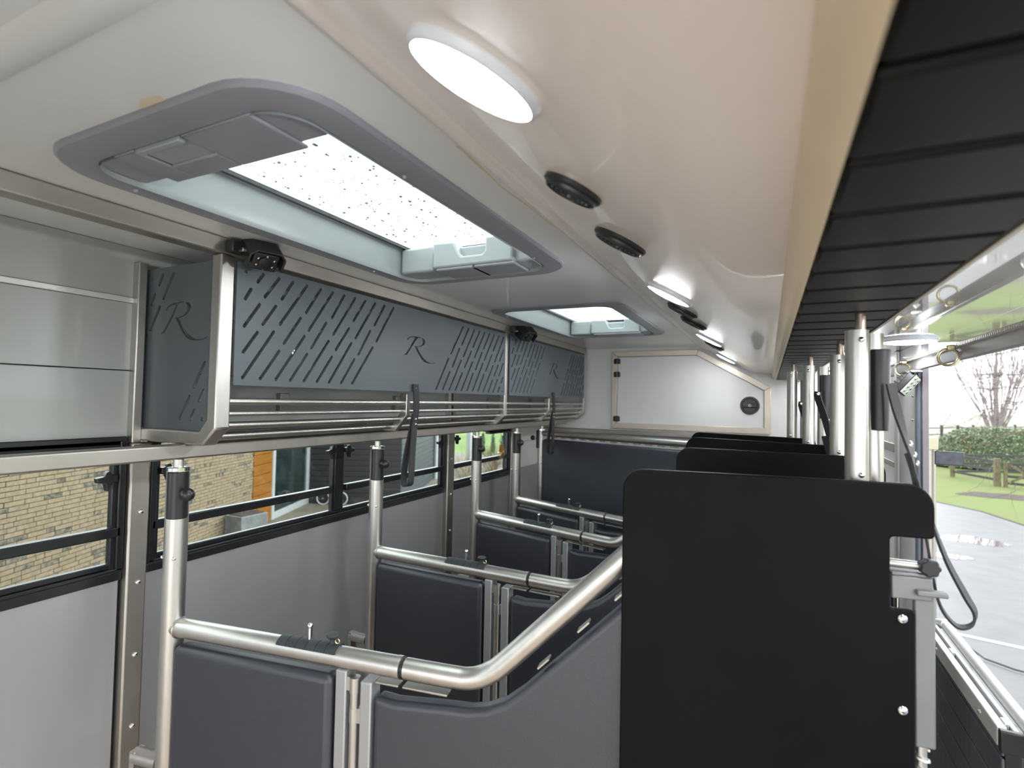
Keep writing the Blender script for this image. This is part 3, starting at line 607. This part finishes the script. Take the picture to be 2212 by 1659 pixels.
    co = [(4.065+.03*math.cos(k*.7), -.055+.03*math.sin(k*.7), -1.42-k*.0045) for k in range(240)]
    obj('coil', B().tube(co, .006, 5), 'steel', sp_)
    # twin posts at the right end
    pa = obj('ceiling_post', B().cyl((3.857, .03, FL+.02), (3.857, .03, .345), .0465, 24), 'steel', t)
    obj('post_pin', B().cyl((3.872, .03, .34), (3.872, .03, .418), .021, 14), mat('coppery_pin', (.55, .42, .33), .3, 1) if 'cop' not in M else M['cop'], pa)
    for z in (.30, -.30): screw(pa, (3.862, -.0165, z), (0, -1, 0), .013)
    pb = obj('ceiling_post', B().cyl((3.950, .125, FL+.02), (3.950, .125, .34), .043, 24), 'steel', t)
    sv = obj('sleeve', B().tube([(3.966, .10, -.105), (3.968, .10, .0), (3.970, .10, .265)], .046, 24, radii=[.037, .041, .043]), 'blackp', t, .004)
    return t
M['cop'] = mat('warm_steel_pin', (.58, .46, .38), .3, 1)
PART = [(-3.44, 2.16, 9.5, 'stall partition nearest the camera, with the tall black head guard in front'),
        (-3.44, 4.10, 0, 'second stall partition from the camera, black pads under a bent steel tube'),
        (-3.44, 6.07, -14, 'third stall partition from the camera'),
        (-3.44, 7.29, -19, 'fourth stall partition, the farthest one with a low bent top tube')]
p0 = partition()
for i, (x, y, a, l_) in enumerate(PART):
    p = p0 if i == 0 else copy_tree(p0)
    p.location = W((x, y, FL)); p.rotation_euler = (0, 0, R(a)); p['label'] = l_
# fifth: full height padded gate
t = thing('padded_gate', 'tall black padded gate before the end wall with a straight steel top tube', 'partition', (-3.45, 8.3, FL), local=True)
post_parts(t, -1); t.location = W((-3.45, 8.3, FL)); t.rotation_euler = (0, 0, R(-22))
obj('top_tube', B().tube([(0, 0, -.545), (3.95, 0, -.52)], .052, 20), 'steel', t)
obj('pad', B().prism([(.09,-.64),(3.9,-.61),(3.9,-3.8),(.09,-3.8)], (0, .055, 0), (1, 0, 0), (0, 0, 1), (0, -1, 0), .12), 'pad', t, .035, 4)
for k in range(18): obj('tab', B().box(.25+k*.2, .36+k*.2, -.02, .02, -.612+k*.0013, -.585+k*.0013), 'steeldull', t)
obj('end_post', B().cyl((3.93, 0, FL+.02), (3.93, 0, -.5), .05, 20), 'steel', t)

# straps on the right posts
def loopstrap(P, wd, w_, label, studs, base):
    t = thing('strap_loop', label, 'strap', base, 'strap loops on the ceiling posts')
    obj('webbing', B().ribbon(smooth_path(P, 6), wd, w_, .010), 'web', t)
    for q_, ax in studs: obj('stud', B().lathe(q_, ax, [(.014, 0), (.013, .006), (.005, .010)], 12), 'chrome', t)
L1 = [(.484,2.816,.107),(.505,2.818,.0),(.530,2.824,-.10),(.556,2.829,-.208),(.587,2.834,-.336),(.629,2.841,-.471),(.685,2.85,-.642),(.749,2.861,-.78),(.783,2.867,-.852),(.769,2.864,-.903),(.717,2.856,-.912),(.663,2.847,-.839),(.636,2.842,-.716),(.618,2.839,-.59),(.593,2.835,-.454),(.564,2.83,-.277),(.545,2.827,-.195)]
wl = [(.80,.58,.15),(.75,.64,.15),(.55,.82,.1),(.21,.98,0),(.21,.98,0)]+[(.26,.95,.05),(.38,.90,.15),(.45,.85,.20),(.40,.88,.1),(.30,.95,0),(.2,.98,0)]+[(.21,.98,0)]*4+[(.35,.93,.1),(.45,.88,.1)]
wf = [Vector(wl[min(i//6, len(wl)-1)]).lerp(Vector(wl[min(i//6+1, len(wl)-1)]), (i % 6)/6) for i in range(6*(len(L1)-1)+1)]
loopstrap(L1, wf, .046, 'long black strap loop hanging from the nearest ceiling post into the side opening', [((.562,2.79,-.20),(.9,-.3,0)),((.570,2.79,-.235),(.9,-.3,0)),((.548,2.79,-.155),(.9,-.3,0))], (.6, 2.8, -.9))
def smallstrap(ox, oy, oz, label):
    P = [(0,0,.02),(.0,0,-.03),(.045,.0,-.18),(.09,0,-.36),(.15,0,-.55),(.21,0,-.74),(.22,0,-.80),(.18,0,-.80),(.14,0,-.70),(.09,0,-.5),(.05,0,-.34)]
    P = [(ox+a, oy+b_, oz+c) for a, b_, c in P]
    loopstrap(P, (.75, -.6, .2), .055, label, [((ox+.095,oy-.02,oz-.34),(.3,-1,0)),((ox+.115,oy-.02,oz-.41),(.3,-1,0)),((ox+.0,oy-.02,oz+.0),(.5,-1,0))], (ox+.1, oy, oz-.8))
smallstrap(.365, 4.98, .10, 'short black strap loop on the middle ceiling post')
smallstrap(.29, 5.85, .02, 'farthest black strap loop, half hidden behind the middle post')

# ================================================================== SMALL THINGS BY THE SIDE OPENING
for y, l_ in ((5.50, 'zinc tie ring on the header, farther one above the work light'), (4.22, 'zinc tie ring on the header, nearer the camera')):
    t = thing('tie_ring', l_, 'ring', (1.03, y, .40), 'tie rings on the header')
    obj('eye', B().box(1.015, 1.062, y-.022, y+.022, .372, .404), 'zinc', t, .008)
    obj('ring', B().torus((1.028, y, .328), (.35, .94, 0), .052, .008, 28, 8), 'zinc', t)
t = thing('work_light', 'black work light with clear lens hanging under the header', 'lamp', (1.0, 5.2, .27))
c = Vector((1.03, 5.22, .180)); sd = Vector((.65, -.05, .83)).normalized(); uu = Vector((.70, .85, -.10)); uu = (uu-sd*uu.dot(sd)).normalized(); nf = sd.cross(uu).normalized()
if nf.z > 0: nf = -nf
hb = obj('housing', B().obox(c-nf*.03, sd*.092, uu*.058, nf*.028), 'blackp', t, .008)
obj('lens', B().obox(c, sd*.084, uu*.050, nf*.005), 'ledoff', t, .004)
for i in range(4):
    for j in range(2): obj('led', B().lathe(c+nf*.005+sd*(-.06+.04*i)+uu*(-.024+.048*j), nf, [(.013, 0), (.010, .003), (.003, .004)], 10), 'chrome', t)
for i in range(5): obj('cooling_fin', B().obox(c-nf*.075+sd*(-.075+.037*i), sd*.006, uu*.055, nf*.02), 'blackp', hb)
obj('bracket', B().box(1.02, 1.095, 5.16, 5.28, .285, .303).cyl((1.04, 5.22, .29), (1.04, 5.22, .25), .02, 10), 'steel', t, .004)
# clear bag with orange label hanging from the window stay
t = thing('plastic_bag', 'clear plastic bag with orange label hanging from the window stay', 'bag', (-3.80, 7.47, -.93))
bb = B(); rr = random.Random(3); LLp = []
for i, (z, r_) in enumerate(((-.53, .012), (-.60, .018), (-.655, .05), (-.675, .035), (-.72, .075), (-.80, .10), (-.87, .095), (-.92, .06), (-.94, .01))):
    LLp.append([(-3.80+r_*.5*math.cos(q_/14*2*math.pi)*rr.uniform(.8, 1.2), 7.47+r_*1.1*math.sin(q_/14*2*math.pi)*rr.uniform(.85, 1.15), z+rr.uniform(-.008, .008)) for q_ in range(14)])
loops(bb, LLp); obj('film', bb, 'bag', t, angle=20)
obj('card', B().obox((-3.79, 7.46, -.775), (.004, 0, 0), (0, .062, -.018), (0, .016, .052)), 'orange', t)
obj('card', B().obox((-3.785, 7.50, -.865), (.004, 0, 0), (0, .07, .035), (0, -.012, .022)), 'orange', t)
tx = B()
for k in range(4): tx.obox((-3.779, 7.465+k*.022, -.882+k*.011), (.001, 0, 0), (0, .006, .003), (0, -.005, .014))
obj('print', tx, 'blackm', t, label='black print on the orange card')
# steel bollard post inside by the right wall
t = thing('domed_post', 'short polished steel post with a domed cap by the jamb', 'post', (1.02, 5.55, FL))
obj('shaft', B().cyl((1.01, 5.62, FL), (1.01, 5.62, -1.40), .062, 24), 'chrome', t)
obj('cap', B().lathe((1.01, 5.62, -1.40), (0, 0, 1), [(.064, 0), (.062, .012), (.05, .03), (.03, .042), (.008, .046)], 24), 'chrome', t)
# upright with latch head outside the jamb
t = thing('gate_upright', 'steel upright with an olive block head just outside the side opening', 'post', (1.20, 5.45, FL))
obj('upright', B().box(1.185, 1.215, 5.43, 5.46, FL, -.33).cyl((1.225, 5.42, FL), (1.225, 5.42, -.33), .012, 10), 'steeldull', t, .003)
obj('head', B().box(1.175, 1.245, 5.38, 5.46, -.335, -.235), mat('olive_block', (.55, .52, .36), .5), t, .006)
obj('arm_plate', B().box(1.225, 1.415, 5.40, 5.42, -.455, -.345), mat('scuffed_dark_plate', (.028, .030, .040), .3, .3, noise=.6, nscale=30, c2=(.06, .063, .075)), t, .006)
# upright half-height side ramp closing the lower part of the opening
t = thing('side_ramp', 'upright half height side ramp with dark ribbed inner face and pale aluminium top edge', 'ramp', (1.13, 4.5, FL))
YA, YC, ZT = 3.66, 5.235, -1.655
obj('leaf', B().box(1.125, 1.19, YA+.02, YC, FL, ZT-.05), 'blackp', t)
for k in range(14): obj('tread_strip', B().box(1.108, 1.124, YA+.02, YC, ZT-.16-k*.17, ZT-.16-k*.17+.158), 'ramp', t, .006)
obj('edge_profile', B().box(1.085, 1.128, YA, YC, ZT-.10, ZT), 'aluL', t, .006)
obj('edge_strip', B().box(1.129, 1.150, YA, YC, ZT-.10, ZT-.035), 'blackm', t)
obj('edge_strip', B().box(1.151, 1.178, YA, YC, ZT-.10, ZT-.004), 'silver', t, .005)
obj('end_cap', B().box(1.088, 1.20, YA-.035, YA, ZT-.12, ZT-.004), 'blackp', t, .008)
for y in (3.9, 4.75): screw(t, (1.085, y, ZT-.05), (-1, 0, 0), .012, 'steeldull')
for y in (3.70, 4.6): obj('clip', B().box(1.129, 1.149, y, y+.07, ZT-.04, ZT+.004), 'silver', t, .004)
obj('grab_tube', B().tube(smooth_path([(1.23, 2.2, ZT), (1.23, 4.9, ZT), (1.225, 5.12, ZT+.01), (1.19, 5.22, ZT-.02)], 5), .036, 20), 'aluL', t)

# ================================================================== OUTSIDE, RIGHT
GZ = -6.8
struct('ground', B().box(-4.6, 420, -60, 150, GZ-.3, GZ-.02), 'grass', 'mown green lawn outside')
struct('ground', B().box(-4.6, 600, 150, 900, GZ-.3, GZ-.02), 'far', 'stubble field with mist put into its pale colour')
dr = [(-4.5,-40),(45,-40),(24,20),(17,33),(13.65,41.6),(12.83,45.7),(10.9,48.6),(8.0,51.5),(3,54),(-4.5,56)]
struct('ground', B().prism(dr, (0, 0, GZ-.02), (1, 0, 0), (0, 1, 0), (0, 0, 1), .025), 'drive', 'wet grey asphalt drive')
kb = B()
for (a, c_) in zip(dr[2:-2], dr[3:-1]):
    d_ = Vector((c_[0]-a[0], c_[1]-a[1], 0)); L_ = d_.length; d_.normalize(); kb.obox((a[0]/2+c_[0]/2, a[1]/2+c_[1]/2, GZ), d_*L_/2, Vector((-d_.y, d_.x, 0))*.12, (0, 0, .02))
struct('trim_19', kb, 'soil', 'dark soil edge between lawn and drive')
def patch(cx, cy_, rx, ry, z, m, label, cat, sd_=1):
    rr = random.Random(sd_); pts = []
    for i in range(28): q_ = 2*math.pi*i/28; k = rr.uniform(.75, 1.15); pts.append((cx+rx*k*math.cos(q_), cy_+ry*k*math.sin(q_)))
    tag(obj(cat, B().prism(pts, (0, 0, z), (1, 0, 0), (0, 1, 0), (0, 0, 1), .012), m), label, cat)
patch(16.6, 54.6, 2.7, 1.9, GZ-.015, 'soil', 'bare bark patch in the lawn before the gate', 'soil', 2)
patch(9.6, 35.4, 1.5, 1.0, GZ+.004, 'puddle', 'larger puddle on the wet drive', 'puddle', 4)
patch(7.5, 31.0, .9, .5, GZ+.004, 'puddle', 'smaller puddle on the wet drive, nearer the truck', 'puddle', 5)
# grey flap lying outside
struct('ground', B().box(-4.6, 8, -30, YB-.15, -4.5, -4.3), 'concrete', 'unseen pale concrete pad added behind the truck to bounce light')  # out-of-view reflector, added to throw daylight up through the rear doorway
t = thing('grey_flap', 'pale grey two piece flap with a white edge outside beyond the strap', 'flap', (5.2, 16.5, GZ))
obj('panel', B().prism([(4.45,18.15),(7.6,17.5),(7.2,15.9),(5.2,16.4),(4.75,16.75)], (0, 0, -6.06), (1, 0, 0), (0, 1, 0), (0, 0, 1), .05), 'flap', t, .01)
obj('panel', B().prism([(4.40,16.6),(4.72,16.72),(5.18,16.36),(7.1,15.85),(6.2,12),(3.9,13)], (0, 0, -6.12), (1, 0, 0), (0, 1, 0), (0, 0, 1), .05), 'flap', t, .01)
obj('edge', B().obox((6.0, 17.83, -6.03), (1.6, -.33, 0), (.02, .08, 0), (0, 0, .04)), 'frame', t, .01)
for x, y in ((4.8, 17.6), (7.0, 16.9), (4.3, 13.6), (6.0, 13)): obj('leg', B().cyl((x, y, GZ), (x, y, -6.07), .06, 10), 'steel', t)
# fences and gate
def post(t, x, y, h, w_=.17, m='woodl'): return obj('post', B().box(x-w_, x+w_, y-w_, y+w_, GZ-.1, GZ+h), m, t, .03)
def rail(t, a, c_, z, m='wood'):
    d_ = Vector((c_[0]-a[0], c_[1]-a[1], 0)); L_ = d_.length; d_.normalize()
    return obj('rail', B().obox(((a[0]+c_[0])/2, (a[1]+c_[1])/2, GZ+z), d_*L_/2, Vector((-d_.y, d_.x, 0))*.05, (0, 0, .11)), m, t, .02)
t = thing('rail_fence', 'dark timber rail fence from the mossy post to the gate post', 'fence', (17.5, 64.4, GZ))
post(t, 16.65, 67.2, 2.5); post(t, 18.45, 61.7, 2.45, .22)
for z in (.55, 1.35, 2.15): rail(t, (16.65, 67.2), (18.45, 61.7), z)
t = thing('rail_fence', 'dark timber rail fence running back behind the gate along the hedge', 'fence', (21, 69, GZ))
post(t, 23.6, 71.5, 2.5); post(t, 31, 74, 2.5)
for z in (.55, 1.35, 2.15): rail(t, (17.1, 67.6), (23.6, 71.5), z); rail(t, (23.6, 71.5), (31, 74), z)
t = thing('field_gate', 'timber field gate with diagonal braces beside the mossy gate post', 'gate', (20.5, 60.5, GZ))
g0, g1 = Vector((18.95, 61.4, GZ)), Vector((23.5, 58.6, GZ)); gd = (g1-g0).normalized()
obj('gate_post', B().box(18.8, 19.05, 61.25, 61.5, GZ-.1, GZ+2.2), 'woodl', t, .03)
for z in (.35, .95, 1.55, 2.05): rail(t, (g0.x, g0.y), (g1.x, g1.y), z)
for z0, z1 in ((.35, 2.05), (2.05, .35)):
    a = g0+gd*.2+Vector((0, 0, z0)); c_ = g0+gd*2.6+Vector((0, 0, z1)); m_ = (a+c_)/2
    obj('brace', B().obox(m_, (c_-a)/2, Vector((-gd.y, gd.x, 0))*.06, (c_-a).normalized().cross(Vector((-gd.y, gd.x, 0)))*.09), 'woodl', t)
t = thing('rail_fence', 'distant grey field fence in the mist', 'fence', (40, 150, GZ))
for k in range(9):
    x, y = 30+k*4.2, 140+k*5.5; post(t, x, y, 3.2, .22, 'wood')
    if k: [rail(t, (x-4.2, y-5.5), (x, y), z) for z in (1.2, 2.6)]
# hedge
t = thing('clipped_hedge', 'rounded clipped green hedge with small orange berries behind the fence', 'hedge', (25.5, 78, GZ))
def hed(q_, f): 
    ex = .55
    def pw(a, e): return math.copysign(abs(a)**e, a)
    return Vector((25.8+8.2*pw(math.cos(f), ex)*pw(math.cos(q_), .75), 79.5+.35*8.2*pw(math.cos(f), ex)*pw(math.cos(q_), .75)*0+3.6*pw(math.cos(f), ex)*pw(math.sin(q_), .75), GZ+4.75*max(0, math.sin(f))**.8 if f > 0 else GZ))
hb = B(); n_, m_ = 40, 12; V = []; F = []
for i in range(m_+1):
    for j in range(n_): V.append(hed(2*math.pi*j/n_, .02+(math.pi/2-.02)*i/m_)*1.0)
for i in range(m_):
    for j in range(n_): F.append((i*n_+j, i*n_+(j+1) % n_, (i+1)*n_+(j+1) % n_, (i+1)*n_+j))
hb.add(V, F); obj('core', hb, mat('hedge_core', (.06, .10, .045), .9), t)
lf = B(); bl = B(); rr = random.Random(9)
for i in range(11000):
    q_ = rr.uniform(math.pi*.95, 2.05*math.pi); f = math.asin(rr.random()**.9)*.98+.01
    p = hed(q_, f); p += Vector((rr.uniform(-.12, .12), rr.uniform(-.2, .1), rr.uniform(-.1, .14))); p.z = max(p.z, GZ+.1)
    a = Vector((rr.uniform(-1, 1), rr.uniform(-1, 1), rr.uniform(-.6, 1))).normalized(); c_ = a.cross(Vector((rr.uniform(-1, 1), rr.uniform(-1, 1), 1))).normalized(); z_ = rr.uniform(.10, .19)
    lf.add([p-a*z_, p+c_*z_*.5, p+a*z_, p-c_*z_*.5], [(0, 1, 2, 3)])
    if i % 60 == 0: bl.sphere(p+Vector((0, -.12, 0)), .035, 5)
obj('leaves', lf, 'leaf', t, kind='stuff'); obj('berries', bl, 'orange', t, kind='stuff')
# bare trees
def grow(b, p, d, L_, r_, depth, rr, spread, upw, kids=4):
    pts = [p.copy()]; q_ = p.copy(); dd = d.copy(); n_ = 5
    for i in range(n_):
        dd = (dd+Vector((rr.uniform(-1, 1), rr.uniform(-1, 1), rr.uniform(-1, 1)))*.13+Vector((0, 0, upw))).normalized(); q_ = q_+dd*L_/n_; pts.append(q_.copy())
    b.tube(pts, r_, 5 if depth > 1 else 4, caps=False, radii=[r_*(1-.7*i/n_) for i in range(n_+1)])
    if depth == 0: return
    for k in range(kids):
        i = rr.randint(1, n_); nd = (dd+Vector((rr.uniform(-1, 1), rr.uniform(-1, 1), rr.uniform(-.5, .9)))*spread).normalized()
        grow(b, pts[i], nd, L_*rr.uniform(.45, .7), r_*.5, depth-1, rr, spread, upw, kids)
t = thing('bare_tree', 'large bare winter tree with fanned stems behind the hedge', 'tree', (28.7, 96, GZ))
rr = random.Random(11)
tb = B().tube([(28.7, 96, GZ), (28.7, 96, GZ+2.5), (28.75, 96, GZ+5)], .7, 10, radii=[.6, .42, .3])
for k in range(26):
    q_ = 2*math.pi*k/26*3.0+rr.uniform(-.15, .15); tl = rr.uniform(.12, .75)
    grow(tb, Vector((28.7+.25*math.cos(q_), 96+.25*math.sin(q_), GZ+rr.uniform(1.6, 4))), Vector((math.cos(q_)*tl, math.sin(q_)*tl, 1)).normalized(), rr.uniform(9, 14), .095, 3, rr, .42, .05)
tb.tube([(28.75, 96, GZ+4), (28.6, 96, GZ+10), (28.8, 96, GZ+17)], .4, 8, radii=[.36, .24, .08])
obj('branches', tb, 'bark', t)
t = thing('bare_tree', 'bare tree whose long mossy branches cross the view of the lawn', 'tree', (22, 42, GZ))
rr = random.Random(23); tb = B().tube([(22, 42, GZ), (21.9, 42.2, -2), (21.7, 42, 6)], .6, 10, radii=[.7, .5, .3])
for zt, ex, ey, ez in ((2.6,8.3,37,2.4),(2.2,8.6,38,1.9),(1.0,8.4,37,.9),(3.2,9.5,36,3.3),(.5,9.0,38,-.4),(-.8,9.3,37,-1.6),(-1.2,11.0,38,-3.0),(-1.0,12.5,37,-3.6),(1.6,10.5,36,.2),(3.6,12.5,35,2.9),(-.5,10.2,39,-2.4),(2.8,11.5,37,1.4)):
    a = Vector((21.9, 42, zt+rr.uniform(.5, 1.5))); e = Vector((ex, ey, ez)); m1 = a.lerp(e, .35)+Vector((0, 0, rr.uniform(.2, .9))); m2 = a.lerp(e, .7)+Vector((0, 0, rr.uniform(-.2, .5)))
    P = smooth_path([a, m1, m2, e], 7); P = [p+Vector((rr.uniform(-.1, .1), rr.uniform(-.1, .1), rr.uniform(-.12, .12))) for p in P]
    tb.tube(P, .05, 5, caps=False, radii=[.065*(1-.85*i/(len(P)-1)) for i in range(len(P))])
    for k in range(8):
        i = rr.randint(5, len(P)-2); d_ = (P[i+1]-P[i]).normalized()
        grow(tb, P[i], (d_+Vector((rr.uniform(-.5, .5), rr.uniform(-.8, .8), rr.uniform(-.9, .6)))).normalized(), rr.uniform(1.2, 2.8), .017, 1, rr, .5, .0, 4)
obj('branches', tb, 'moss', t)

# ================================================================== OUTSIDE, LEFT
YZ = -5.3
struct('ground', B().box(-120, -4.7, -40, 45, YZ-.3, YZ), 'yard', 'sandy yard outside the windows')
struct('ground', B().box(-260, -4.7, 45, 420, YZ-.3, YZ-.01), 'meadow', 'bright green meadow beyond the yard')
TH = R(24); fu = Vector((-math.sin(TH), math.cos(TH), 0)); fn = Vector((math.cos(TH), math.sin(TH), 0))   # fn points to the truck
F0 = Vector((-14.385, 5.608, 0)); s0 = fu.dot(F0)
def fp_(s_, z, h=0): return F0+fu*(s_-s0)+fn*h+Vector((0, 0, z))
def fbox(sA, sB, z0, z1, h0, h1): return B().obox(fp_((sA+sB)/2, (z0+z1)/2, (h0+h1)/2), fu*(sB-sA)/2, fn*(h1-h0)/2, (0, 0, (z1-z0)/2))
hs = thing('brick_house', 'buff brick house with orange cladding and dark siding outside the windows', 'house', fp_(20, YZ))
obj('wall_core', fbox(2, 20.66, YZ, 1.5, -.6, -.02), 'mortar', hs)
CH, BL = .109, .455
rr = random.Random(5); proto = {}; bricks = []
zk = YZ
row = 0
while zk < -1.0:
    s_ = 6.0+(.225 if row % 2 else 0)+rr.uniform(-.06, .06)
    while s_ < 20.66:
        ln = .215 if rr.random() < .22 else BL
        e = min(s_+ln, 20.66)
        if e-s_ > .08: bricks.append((s_, e, zk))
        s_ += ln
    zk += CH; row += 1
def vis(s_, z):      # seen through window 1 or 2 from the lens and a step beside it?
    p = fp_(s_, z); k = XL/p.x; yy = p.y*k; zz = z*k
    ok = (-.2 < yy < 2.05 or 2.3 < yy < 6.0) and -1.20 < zz < -.36
    return ok, p.length
vb = []; rest = []
for q_ in bricks:
    ok, d_ = vis((q_[0]+q_[1])/2, q_[2]+.07)
    (vb if ok else rest).append((d_, q_))
vb.sort(); rest += vb[300:]; vb = vb[:300]
def bm_of(q_): return fbox(q_[0]+.008, q_[1]-.008, q_[2]+.008, q_[2]+CH-.008, -.03, .0+.012*random.random())
pm = {}
for d_, q_ in vb:
    ln = round(q_[1]-q_[0], 2); ty = rr.choices(['brick', 'brickd', 'bricko'], [.68, .2, .12])[0]
    key = (ln, ty)
    if key not in pm:
        o = obj('brick', fbox(q_[0]+.008, q_[0]+ln-.008, q_[2]+.008, q_[2]+CH-.008, -.03, .006), ty, hs, .006, 1); pm[key] = (o, q_)
    else:
        o, q0 = pm[key]; put(o, 'brick', hs, (fu*(q_[0]-q0[0])+Vector((0, 0, q_[2]-q0[2]))+fn*rr.uniform(-.006, .008))*S)
for ty, lo, hi in (('brick', 0, .7), ('brickd', .7, .88), ('bricko', .88, 1)):
    bb = B(); r2 = random.Random(8)
    for d_, q_ in rest:
        if lo <= r2.random() < hi: x = fbox(q_[0]+.008, q_[1]-.008, q_[2]+.008, q_[2]+CH-.008, -.03, .004); bb.add(x.v, x.f)
    obj('far_bricks', bb, ty, hs, kind='stuff')
k = 0; z = YZ
while z < -.8:
    obj('cladding_board', fbox(20.70, 22.20, z+.008, z+.40, -.1, .02), 'orangew', hs, .012); z += .41
obj('wall_core', fbox(20.66, 22.25, YZ, 1.5, -.5, -.1), 'mortar', hs)
# glazed door
df = obj('door_frame', B(), 'frame', hs) if False else None
b = B()
for q_ in (fbox(22.22, 22.42, YZ, 1, -.1, .06), fbox(25.75, 25.98, YZ, 1, -.1, .06), fbox(22.4, 25.8, YZ, YZ+.28, -.1, .06)): b.add(q_.v, q_.f)
df = obj('door_frame', b, 'frame', hs, .01)
obj('door_glass', fbox(22.4, 25.8, YZ+.25, 1, -.06, -.02), 'darkglass', df)
obj('mullion', fbox(24.3, 24.36, YZ+.25, 1, -.02, .0), 'sidingd', df)
# return wall and side wall of siding boards
g0 = fp_(25.98, 0, 0); z = YZ; k = 0
c0 = g0+fn*4.6
while z < -.6:
    a = g0+fn*2.3+Vector((0, 0, z+.135)); obj('siding_board', B().obox(a, fn*2.3, fu*.04, (0, 0, .128)), 'sidingd', hs, .01)
    a = c0+fu*4.5+Vector((0, 0, z+.135)); obj('siding_board', B().obox(a, fu*4.5, fn*.04, (0, 0, .128)), 'siding', hs, .01)
    a = c0+fu*13.6+fn*-.6+Vector((0, 0, z+.135)); obj('siding_board', B().obox(a, fu*4.4, fn*.04, (0, 0, .128)), 'siding', hs, .01)
    z += .27
obj('wall_core', B().obox(g0+fn*2.3+fu*9+Vector((0, 0, -2)), fn*2.24, fu*8.95, (0, 0, 3.3)), 'mortar', hs)
t = thing('downpipe', 'white downpipe at the corner of the dark siding', 'pipe', c0+fu*9.0+fn*.2+Vector((0, 0, YZ)))
obj('pipe', B().cyl(c0+fu*9.0+fn*.18+Vector((0, 0, YZ)), c0+fu*9.0+fn*.18+Vector((0, 0, 1)), .12, 12), 'frame', t)
t = thing('white_post', 'white square post by the meadow behind the siding', 'post', (-23.6, 40.3, YZ))
obj('shaft', B().box(-23.8, -23.4, 40.1, 40.5, YZ, 1), 'frame', t, .02)
# planter with red plants
t = thing('zinc_planter', 'grey zinc planter box before the orange cladding', 'planter', (-17.0, 13.3, YZ))
obj('box', B().box(-17.5, -16.6, 12.7, 13.8, YZ, -4.32), mat('weathered_zinc', (.20, .205, .21), .55, .3, noise=.3), t, .02)
obj('soil', B().box(-17.4, -16.7, 12.8, 13.7, -4.33, -4.29), 'soil', t)
tw = B(); rr = random.Random(31)
for k in range(10): grow(tw, Vector((rr.uniform(-17.3, -16.8), rr.uniform(12.9, 13.6), -4.3)), Vector((rr.uniform(-.4, .4), rr.uniform(-.4, .4), 1)).normalized(), .3, .01, 1, rr, .6, .02, 3)
obj('twigs', tw, 'russet', t)
# small bicycle before the return wall
bp = g0+fn*1.35-fu*.35+Vector((0, 0, YZ)); t = thing('small_bicycle', 'small bicycle with orange reflectors before the dark siding', 'bicycle', bp)
wr = .33
for s_ in (-.45, .45): w_ = obj('wheel', B().torus(bp+fn*s_+Vector((0, 0, wr)), fu, wr-.03, .03, 28, 8), 'frame', t); obj('hub', B().lathe(bp+fn*s_+Vector((0, 0, wr)), fu, [(.04, -.05), (.04, .05)], 10), 'chrome', w_)
A = lambda a, z: bp+fn*a+Vector((0, 0, z))
obj('frame', B().tube([A(-.45, wr), A(-.1, .3), A(.3, .75), A(-.2, .7), A(-.45, wr)], .03, 8).tube([A(.45, wr), A(.3, .95)], .03, 8).tube([A(-.1, .3), A(-.22, .85)], .03, 8), 'blackp', t)
obj('handlebar', B().tube([A(.3, .95)-fu*.2, A(.27, .97), A(.3, .95)+fu*.2], .025, 8), 'chrome', t)
obj('saddle', B().sphere(A(-.22, .88), .13, 10, (1, 1, .4)), 'blackp', t)
for a, z in ((.36, .78), (-.52, .55)): obj('reflector', B().sphere(A(a, z)-fu*.05, .06, 8), 'orange', t)
# young conifers and shrubs seen in the last window
for k in range(9):
    x, y = -26.5+k*.98, 46.0+k*.25; rr = random.Random(40+k); h_ = rr.uniform(1.6, 2.1)
    t = thing('young_conifer', 'slim young conifer in the row at the meadow edge', 'tree', (x, y, YZ), 'young conifers in a row')
    fo = B()
    for i in range(90):
        f = rr.random(); q_ = rr.uniform(0, 6.28); r_ = .34*(1-f)*rr.uniform(.6, 1)+.03; p = Vector((x+r_*math.cos(q_), y+r_*math.sin(q_), YZ+.15+f*h_)); d_ = Vector((math.cos(q_)*.14, math.sin(q_)*.14, .16)); e = Vector((-math.sin(q_), math.cos(q_), 0))*.06
        fo.add([p-e, p+e, p+d_], [(0, 1, 2)])
    fo.lathe((x, y, YZ+.1), (0, 0, 1), [(.24, 0), (.17, h_*.5), (.02, h_)], 8)
    obj('foliage', fo, 'leaf2', t); obj('stem', B().cyl((x, y, YZ), (x, y, YZ+.3), .06, 6), 'bark', t)
def shrub(x, y, r_, h_, m, label, sd_, n_=22):
    rr = random.Random(sd_); t = thing('shrub', label, 'shrub', (x, y, YZ)); b = B()
    for k in range(n_):
        q_ = rr.uniform(0, 6.28); grow(b, Vector((x+rr.uniform(-.3, .3)*r_, y+rr.uniform(-.3, .3)*r_, YZ)), Vector((math.cos(q_)*r_/h_*.7, math.sin(q_)*r_/h_*.7, 1)).normalized(), h_*rr.uniform(.6, .95), .016, 2, rr, .6, .03, 4)
    obj('twigs', b, m, t)
shrub(-15.6, 26.4, 1.0, 1.7, 'dry', 'yellow green twiggy shrub low in the last window', 51, 16)
shrub(-18.2, 34.6, 1.4, 1.3, 'russet', 'russet shrub at the right of the last window', 52, 30)
shrub(-17.0, 31.8, 1.2, 1.0, 'dry', 'low dry shrub before the russet shrub', 53, 20)
shrub(-20.6, 38.5, 1.6, 1.5, 'dry', 'pale dry shrub at the gravel edge behind the others', 54, 20)
